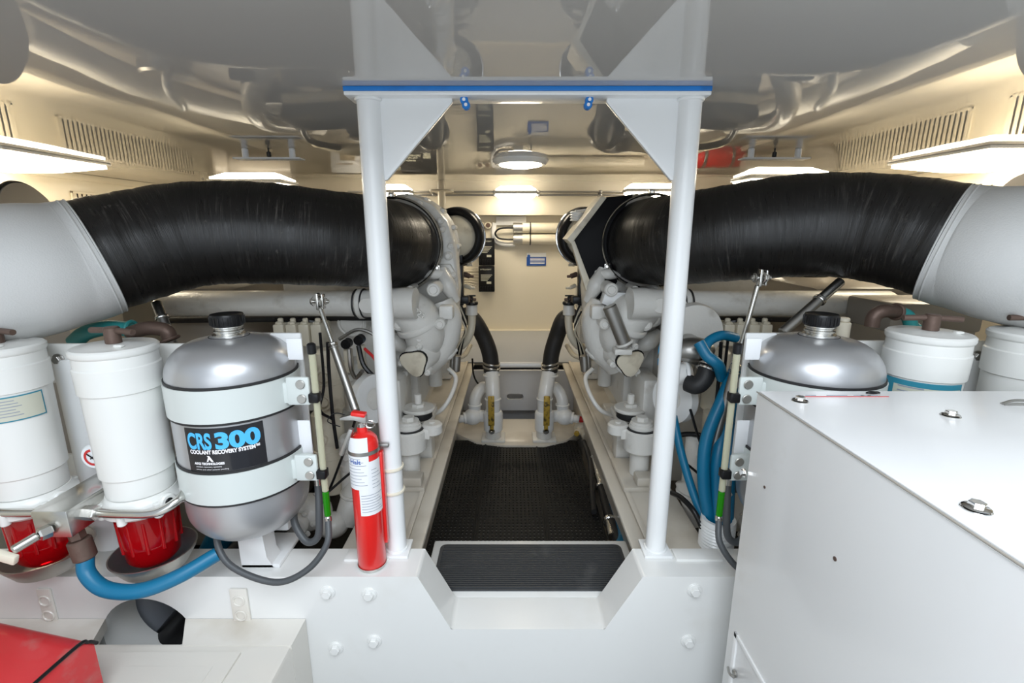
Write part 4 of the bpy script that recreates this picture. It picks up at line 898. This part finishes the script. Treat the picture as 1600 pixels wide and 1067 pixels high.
        m = MB(); m.torus(P(976, 536, 1.60), (P(978, 542, 1.6)-P(952, 478, 1.6)), .027, .005, 30, 8); m.box(P(972, 548, 1.6), (.06, .05, .02), .004); m.build('damper_clamp', ENG, t)
        m = MB(); m.cyl(P(902, 345, 1.9), P(902, 330, 1.9), .025); 
        for k in range(4): m.torus(P(902, 344-k*4, 1.9), (0, 0, 1), .026, .003, 28, 6)
        m.cyl(P(898, 331, 1.9), P(918, 328, 1.9), .006); m.build('breather', FRAMEW, t)
        # raw-water pump and black elbow left of the right tank
        m = MB(); m.sph(P(1082, 546, 1.38), .055, (1.2, .9, .7)); m.cyl(P(1072, 540, 1.44), P(1095, 552, 1.36), .04); m.build('raw_water_pump', DSTEEL, t, smooth=60)
        m = MB(); m.lathe(P(1086, 520, 1.5), (0, 1, 0), [(0, 0), (0, .09), (.02, .095), (.03, .095)], 40); m.build('pump_cover', ENG, t)
        m = MB(); m.tube([P(1060, 585, 1.38), P(1078, 583, 1.36)], .032, 24, smooth=False); m.torus(P(1070, 584, 1.37), (1, 0, 0), .034, .006, 30, 8); m.build('water_inlet', FRAMEW, t)
        m = MB(); m.tube([P(1074, 598, 1.34), P(1088, 602, 1.32), P(1100, 592, 1.32), P(1106, 575, 1.33), P(1112, 562, 1.34)], .026, 20); e = m.build('rubber_elbow', BLKR, t)
        m = MB(); dd = P(1112, 562, 1.34)-P(1106, 575, 1.33)
        for k in (0, 1, 2): m.torus(P(1104+k*3, 578-k*6, 1.33), dd, .027, .0035, 30, 6)
        m.build('hose_clamp', CHROME, e)
    return t
engine(-1); engine(1)

# ================================================================ ENGINE MOUNTS
for side, lab in ((-1, 'white cylindrical engine mount with bolt and rubber ring on the left stringer'), (1, 'white cylindrical engine mount with bolt and rubber ring on the right stringer')):
    def Q(px, py, Y):
        p = P(px, py, Y); return p if side < 0 else V(2*XC-p.x+.02, p.y, p.z)
    c = Q(640, 690, 1.55); cx, cy = c.x, 1.55; zb = -.862
    t = thing('engine_mount', (cx, cy, zb), lab, 'engine mount', 'engine mounts')
    m = MB(); m.bx(cx-.075, cx+.065, cy-.10, cy+.12, zb, zb+.018, .004); m.bx(cx-.03, cx+.055, cy-.095, cy-.04, zb+.018, zb+.05, .006); m.build('base_plate', STRW, t)
    m = MB(); m.cyl((cx, cy, zb+.018), (cx, cy, -.74), .034); m.build('stem', ENG, t)
    m = MB(); m.cyl((cx, cy, -.752), (cx, cy, -.672), .060, seg=40, bev=.006); m.build('cup', ENG, t)
    m = MB(); m.cyl((cx, cy, -.676), (cx, cy, -.668), .053, seg=40, bev=.001); m.build('rubber_ring', BLKR, t)
    m = MB(); m.lathe((cx, cy, -.67), (0, 0, 1), [(0, .044), (.008, .044), (.01, .040), (.018, .040), (.020, .036), (.028, .036), (.028, 0)], 36); m.cyl((cx, cy, -.645), (cx, cy, -.628), .022, seg=6); m.build('top_nut', ENG, t)
    px_, py_ = cx-side*.014, cy+.11
    m = MB(); m.cyl((px_, py_, -.648), (px_, py_, -.634), .060, seg=40, bev=.004); m.build('disc', ENG, t)
    m = MB(); m.cyl((px_, py_, -.675), (px_, py_, -.648), .050, seg=40); m.build('rubber_pad', BLKR, t)
    m = MB(); m.cyl((px_, py_, -.635), (px_, py_, -.622), .024, seg=6); m.cyl((px_, py_, -.622), (px_, py_, -.585), .013); m.build('stud', ENG, t)
    m = MB(); q = V(cx-side*.078, cy+.02, -.70); m.cyl(q, q+V(0, 0, .04), .036, seg=32, bev=.006); m.box((q+V(cx, cy, -.68))/2+V(0, 0, 0), (.07, .05, .038), .004); m.cyl(q+V(0, 0, .04), q+V(0, 0, .046), .012, seg=20); m.build('arm', ENG, t)
    m = MB(); m.bx(px_-.05, px_+.05, py_-.03, py_+.12, -.70, -.675, .006); m.bx(px_-.04, px_+.04, py_+.02, py_+.10, zb, -.70, .006); m.build('bracket', ENG, t)

# ================================================================ SEA VALVES AT THE END OF THE AISLE
t = thing('valve_plate', (XC, 2.6, -1.15), 'curved grubby white plate under the two sea valves', 'plate')
m = MB(); a0 = PZ(705, 655, -1.14); poly = [PZ(x, y, -1.14) for x, y in ((700, 662), (715, 678), (745, 691), (790, 696), (850, 696), (885, 688), (908, 672), (915, 650), (880, 640), (840, 655), (760, 655), (715, 640))]
m.prism(poly, (0, 0, -.05), .004); m.build('plate', STRW, t)
for side, px, lab in ((-1, 771, 'left white sea valve with yellow handle at the end of the mat'), (1, 850, 'right white sea valve with yellow handle at the end of the mat')):
    b = PZ(px, 686, -1.14); bx_, by_ = b.x, b.y
    t = thing('sea_valve', (bx_, by_, -1.14), lab, 'valve', 'white sea valves')
    m = MB(); m.bx(bx_-.065, bx_+.065, by_-.05, by_+.07, -1.14, -1.125, .004); m.cyl((bx_, by_, -1.125), (bx_, by_, -1.08), .044); m.build('flange', ENG, t)
    m = MB(); m.lathe((bx_, by_, -1.09), (0, 0, 1), [(0, .04), (.01, .052), (.10, .054), (.115, .05), (.12, .044)], 32); m.build('valve_body', FRAMEW, t)
    top = P(px+(-3 if side < 0 else 9), 577, by_+.06)
    m = MB(); m.tube([(bx_, by_, -.98), (bx_, by_, -.90), (bx_+(top.x-bx_)*.3, by_+.015, -.84), top], .040, 28); m.torus((bx_, by_, -.90), (0, 0, 1), .041, .005, 30, 8); m.torus(top+V(0, -.01, -.03), (0, 0, 1), .042, .006, 30, 8); m.build('riser_pipe', FRAMEW, t)
    m = MB(); m.box((bx_+side*.0+.008*side, by_-.058, -.95), (.034, .008, .17), .003); m.box((bx_+.006*side, by_-.057, -1.045), (.022, .006, .05), .002); h = m.build('lever_handle', BRASS, t)
    m = MB(); p = V(bx_+.006*side, by_-.056, -1.07); m.cyl(p+V(0, .02, 0), p+V(0, -.004, 0), .017); m.hexb(p, (0, -1, 0), .008, .012); m.build('lever_hub', STEEL, t)
    # side strainer and elbow, on the outboard side
    s = side; m = MB(); m.tube([(bx_+s*.035, by_+.06, -1.03), (bx_+s*.09, by_+.07, -1.03), (bx_+s*.17, by_+.05, -1.035)], .034, 20); m.sph((bx_+s*.12, by_+.06, -1.03), .048, (1.1, 1, 1)); m.cyl((bx_+s*.165, by_+.05, -1.035), (bx_+s*.20, by_+.045, -1.04), .024, seg=8); m.build('side_valve', FRAMEW, t, smooth=60)
    m = MB(); m.tube([(bx_+s*.11, by_+.08, -1.0), (bx_+s*.105, by_+.09, -.93), (bx_+s*.07, by_+.12, -.88), (bx_+s*.02, by_+.16, -.89)], .034, 20); m.torus((bx_+s*.108, by_+.082, -.965), (0, 0, 1), .036, .005, 28, 8); m.build('elbow', FRAMEW, t)
    m = MB(); m.cyl((bx_+s*.20, by_+.045, -1.04), (bx_+s*.225, by_+.045, -1.04), .018, seg=12); m.build('red_wheel' , LRED if s > 0 else BRONZE, t)
    # black suction hose
    e = P(740 if side < 0 else 880, 500, by_+.05)
    t2 = thing('suction_hose', (top.x, top.y, top.z), ('black suction hose rising from the left sea valve' if side < 0 else 'black suction hose rising from the right sea valve'), 'hose', 'black suction hoses')
    m = MB(); m.tube([top+V(0, 0, -.01), P(765 if side < 0 else 862, 552, by_+.06), P(755 if side < 0 else 870, 525, by_+.06), e, P(727 if side < 0 else 893, 492, by_+.12)], .044, 24); m.build('rubber_hose', BLKR, t2)
    m = MB()
    for k in (0, 1): m.torus(top+V(0, 0, .012+k*.022), (side*-.2, 0, 1), .046, .004, 36, 8, sc=1.8)
    m.build('hose_clamp', STEEL, t2)
m = MB(); a = P(781, 570, 2.66); b = P(848, 570, 2.66); b.z = a.z; m.cyl(a, b, .016); tag(m.build('cross_pipe', FRAMEW), 'thin white pipe joining the tops of the two sea valves', 'pipe')
m = MB(); m.tube([P(738, 560, 2.6), P(740, 585, 2.6), P(748, 600, 2.6), P(762, 604, 2.62)], .005, 8); tag(m.build('thin_cable', BLK), 'thin black cable drooping left of the left sea valve', 'cable')

# hydraulic fittings at the right edge of the mat
for k, (pts, r, mt, lab) in enumerate((([(925, 700), (935, 740), (948, 790), (958, 840)], .022, STEEL, 'shiny steel pipe lying along the right edge of the mat'),
        ([(912, 690), (922, 720), (925, 760), (928, 800)], .012, BLKR, 'thin black hose beside the steel pipe right of the mat'),
        ([(940, 760), (950, 800), (968, 850), (975, 870)], .018, BLKR, 'black hose between the steel pipe and the right stringer'),
        ([(958, 790), (968, 815), (972, 840), (968, 856)], .02, BLUE, 'short blue hose at the near right corner of the mat'))):
    m = MB(); m.tube([PZ(a, b, -1.125+.004*k) for a, b in pts], r, 16); o = tag(m.build('bilge_pipe' if k in (0,) else 'bilge_hose', mt), lab, 'pipe' if k == 0 else 'hose')
    if k == 0:
        m = MB()
        for (a, b) in ((930, 718), (940, 762), (953, 815)): m.torus(PZ(a, b, -1.125), PZ(958, 840, -1.125)-PZ(925, 700, -1.125), .024, .005, 28, 8, sc=2)
        m.build('coupling', CHROME, o)
t = thing('pipe_fitting', PZ(905, 680, -1.14), 'brown pipe fitting with small valve at the far right corner of the mat', 'fitting')
m = MB(); p = PZ(908, 668, -1.10); m.sph(p, .04); m.cyl(p, p+V(-.03, -.05, -.01), .02); m.cyl(p+V(.0, .0, 0), p+V(.02, -.08, -.02), .026); m.build('body', ENGC, t)
m = MB(); m.cyl(p+V(-.03, -.05, -.01), p+V(-.035, -.07, -.01), .016, seg=6); m.build('nut', BRASS, t)

# ================================================================ STRUTS
def strut(a, b, r, label, clevis=True, grp='gas struts', plain=False):
    t = thing('gas_strut', b, label, 'strut', grp); d = (b-a).normalized(); L = (b-a).length
    m = MB(); m.cyl(a+d*.02, a+d*L*.42, r*(.95 if plain else .55)); m.build('piston_rod', STEEL, t)
    m = MB(); m.cyl(a+d*L*.40, b, r); m.build('barrel', DSTEEL, t)
    m = MB(); m.cyl(a+d*L*.385, a+d*L*.42, r*1.25, seg=8); m.torus(a+d*L*.43, d, r*1.05, r*.25, 28, 8); m.build('collar', STEEL, t)
    if clevis:
        m = MB(); m.box(a, (.007, .02, .045), .002); m.box(a+V(.014, 0, 0), (.005, .02, .04), .002); m.torus(a+V(.006, -.003, 0), (1, .3, 0), .012, .004, 24, 8); m.cyl(a+V(-.022, 0, 0), a+V(.03, 0, 0), .005); m.hexb(a+V(.016, 0, 0), (1, 0, 0), .009, .008); m.hexb(a+V(-.012, 0, 0), (-1, 0, 0), .009, .008); m.build('clevis', STEEL, t)
    return t
strut(P(497, 471, 1.27), P(556, 642, 1.16), .0105, 'polished steel strut with clevis left of the extinguisher')
strut(P(1187, 434, 1.24), P(1098, 760, 1.24), .0115, 'long polished steel strut with clevis left of the right silver tank')
strut(P(240, 462, 1.36), P(272, 545, 1.30), .014, 'short thick steel strut under the left black hose behind the silver tank', False, plain=True)
strut(P(1322, 432, 1.36), P(1222, 520, 1.30), .014, 'slanting steel strut under the right black hose behind the silver tank', False, plain=True)

# ================================================================ BLUE HOSES right of the aisle
bl = [([(1150, 575, 1.30), (1128, 625, 1.25), (1103, 690, 1.22), (1100, 760, 1.20), (1112, 830, 1.18)], .017, 'blue hose in the bundle behind the green sight tube, leftmost thick one'),
      ([(1168, 600, 1.35), (1140, 650, 1.28), (1122, 710, 1.22), (1120, 770, 1.20), (1122, 832, 1.17)], .018, 'blue hose in the middle of the bundle behind the green sight tube'),
      ([(1150, 620, 1.32), (1142, 690, 1.26), (1138, 760, 1.2), (1134, 835, 1.16)], .018, 'blue hose in the bundle nearest the white enclosure'),
      ([(1052, 650, 1.36), (1065, 710, 1.30), (1085, 775, 1.24), (1106, 826, 1.19)], .012, 'thin blue hose slanting from behind the right post to the bundle'),
      ([(1150, 528, 1.36), (1128, 524, 1.34), (1108, 533, 1.32), (1098, 550, 1.30)], .014, 'blue hose arching above the black rubber elbow'),
      ([(1092, 535, 1.30), (1105, 556, 1.28), (1122, 570, 1.27), (1128, 590, 1.30)], .016, 'short blue hose crossing behind the strut beside the black elbow')]
for pts, r, lab in bl:
    m = MB(); m.tube([P(*p) for p in pts], r, 16); tag(m.build('blue_hose', BLUE), lab, 'hose', 'blue hoses right of the aisle')
m = MB(); a = P(1122, 815, 1.17); m.lathe((a.x, a.y, zt-.05), (0, 0, 1), [(0, .045)]+[(.01+.009*k+(.0045 if j else 0), .047 if j else .043) for k in range(9) for j in (0, 1)]+[(.10, .045), (.10, .035), (.02, .033)], 36)
tag(m.build('hose_sleeve', FRAMEW), 'ribbed white sleeve holding the blue hose bundle', 'sleeve')
m = MB(); m.tube([P(1050, 770, 1.3), P(1065, 778, 1.25), P(1085, 800, 1.2), P(1102, 835, 1.17)], .008, 10); tag(m.build('black_cable', BLK), 'black cable running from the right post to the hose sleeve', 'cable')
m = MB(); m.tube([P(1050, 682, 1.45), P(1075, 678, 1.42), P(1100, 682, 1.4), P(1120, 700, 1.4)], .008, 10); tag(m.build('black_cable', BLK), 'black cable crossing behind the blue hoses right of the post', 'cable')
# brown pipework and teal hoses behind the filters
for k, (pts, r, mt, lab) in enumerate((([(1362, 510, 1.2), (1366, 494, 1.2), (1380, 486, 1.2), (1400, 487, 1.22)], .017, BRONZE, 'brown bronze elbow behind the right teal-labelled filter'),
        ([(1400, 487, 1.22), (1418, 494, 1.22), (1424, 512, 1.22)], .016, TEAL, 'short teal hose behind the brown handle of the right filter'),
        ([(116, 535, 1.25), (135, 520, 1.25), (170, 512, 1.25), (205, 515, 1.25)], .02, TEAL, 'teal hose behind the second white filter on the left'),
        ([(205, 520, 1.22), (230, 513, 1.2), (258, 516, 1.2), (266, 530, 1.2)], .018, BRONZE, 'brown bronze elbow between the second left filter and silver tank'))):
    m = MB(); m.tube([P(*p) for p in pts], r, 16); m.torus(P(*pts[-1]), P(*pts[-1])-P(*pts[-2]), r*1.1, r*.25, 24, 8); tag(m.build('pipe_elbow' if mt is BRONZE else 'teal_hose', mt), lab, 'pipe' if mt is BRONZE else 'hose')
# outboard shelf bodies behind the filters
for sg, x0, x1, lab in ((-1, -1.92, -1.02, 'dark soundproofed side tank outboard of the left engine'), (1, 1.12, 1.76, 'dark soundproofed side tank outboard of the right engine')):
    m = MB(); m.bx(x0, x1, 1.75, 3.9, -1.3, -.20, .03); o = tag(m.build('side_tank', DUCT), lab.replace('dark soundproofed', 'taupe'), 'tank', 'side tanks')
m = MB(); p = P(133, 500, 1.45); m.bx(p.x-.06, p.x+.12, 1.45, 1.6, -.42, -.2, .01); tag(m.build('relay_box', CORD), 'tan box behind the second left filter under the black hose', 'box')
m = MB(); p = P(665, 1, 1); a = P(1445, 495, 1.4); m.bx(a.x-.1, a.x+.18, 1.4, 1.6, -.30, -.21, .01); tag(m.build('relay_box', DUCT), 'taupe box behind the right filter under the black hose', 'box')
m = MB(); a = P(1319, 503, 1.25); m.cyl(V(a.x, a.y, a.z-.06), V(a.x, a.y, a.z), .017); m.cyl(V(a.x, a.y, a.z), V(a.x, a.y, a.z+.012), .013); tag(m.build('plastic_bottle', CREAM), 'small cream capped bottle behind the right silver tank', 'bottle')

# clutter on the side tanks, seen mirrored in the ceiling
for sg, name in ((-1, 'left'), (1, 'right')):
    def G(x, y, z): return V(x if sg < 0 else -x*.93, y, z)
    m = MB(); m.tube([G(-1.75, 1.9, -.12), G(-1.7, 2.4, -.08), G(-1.6, 3.0, -.1), G(-1.3, 3.5, -.12)], .06, 24); tag(m.build('vent_duct', ENG), 'pale vent duct lying on the %s side tank, seen mirrored in the ceiling' % name, 'duct')
    m = MB(); m.cyl(G(-1.45, 2.2, -.198), G(-1.45, 2.2, -.05), .10, seg=32, bev=.01); o = tag(m.build('strainer_pot', DSTEEL), 'round strainer pot on the %s side tank, seen mirrored in the ceiling' % name, 'pot')
    m = MB(); m.tube([G(-1.45, 2.2, -.06), G(-1.45, 2.2, .0), G(-1.5, 2.35, .03), G(-1.6, 2.5, -.02)], .02, 14); m.build('pipe', FRAMEW, o)
    m = MB(); c = G(-1.3, 2.9, -.14); m.box(c, (.2, .3, .12), .01); tag(m.build('junction_box', BLK), 'black box on the %s side tank, seen mirrored in the ceiling' % name, 'box')
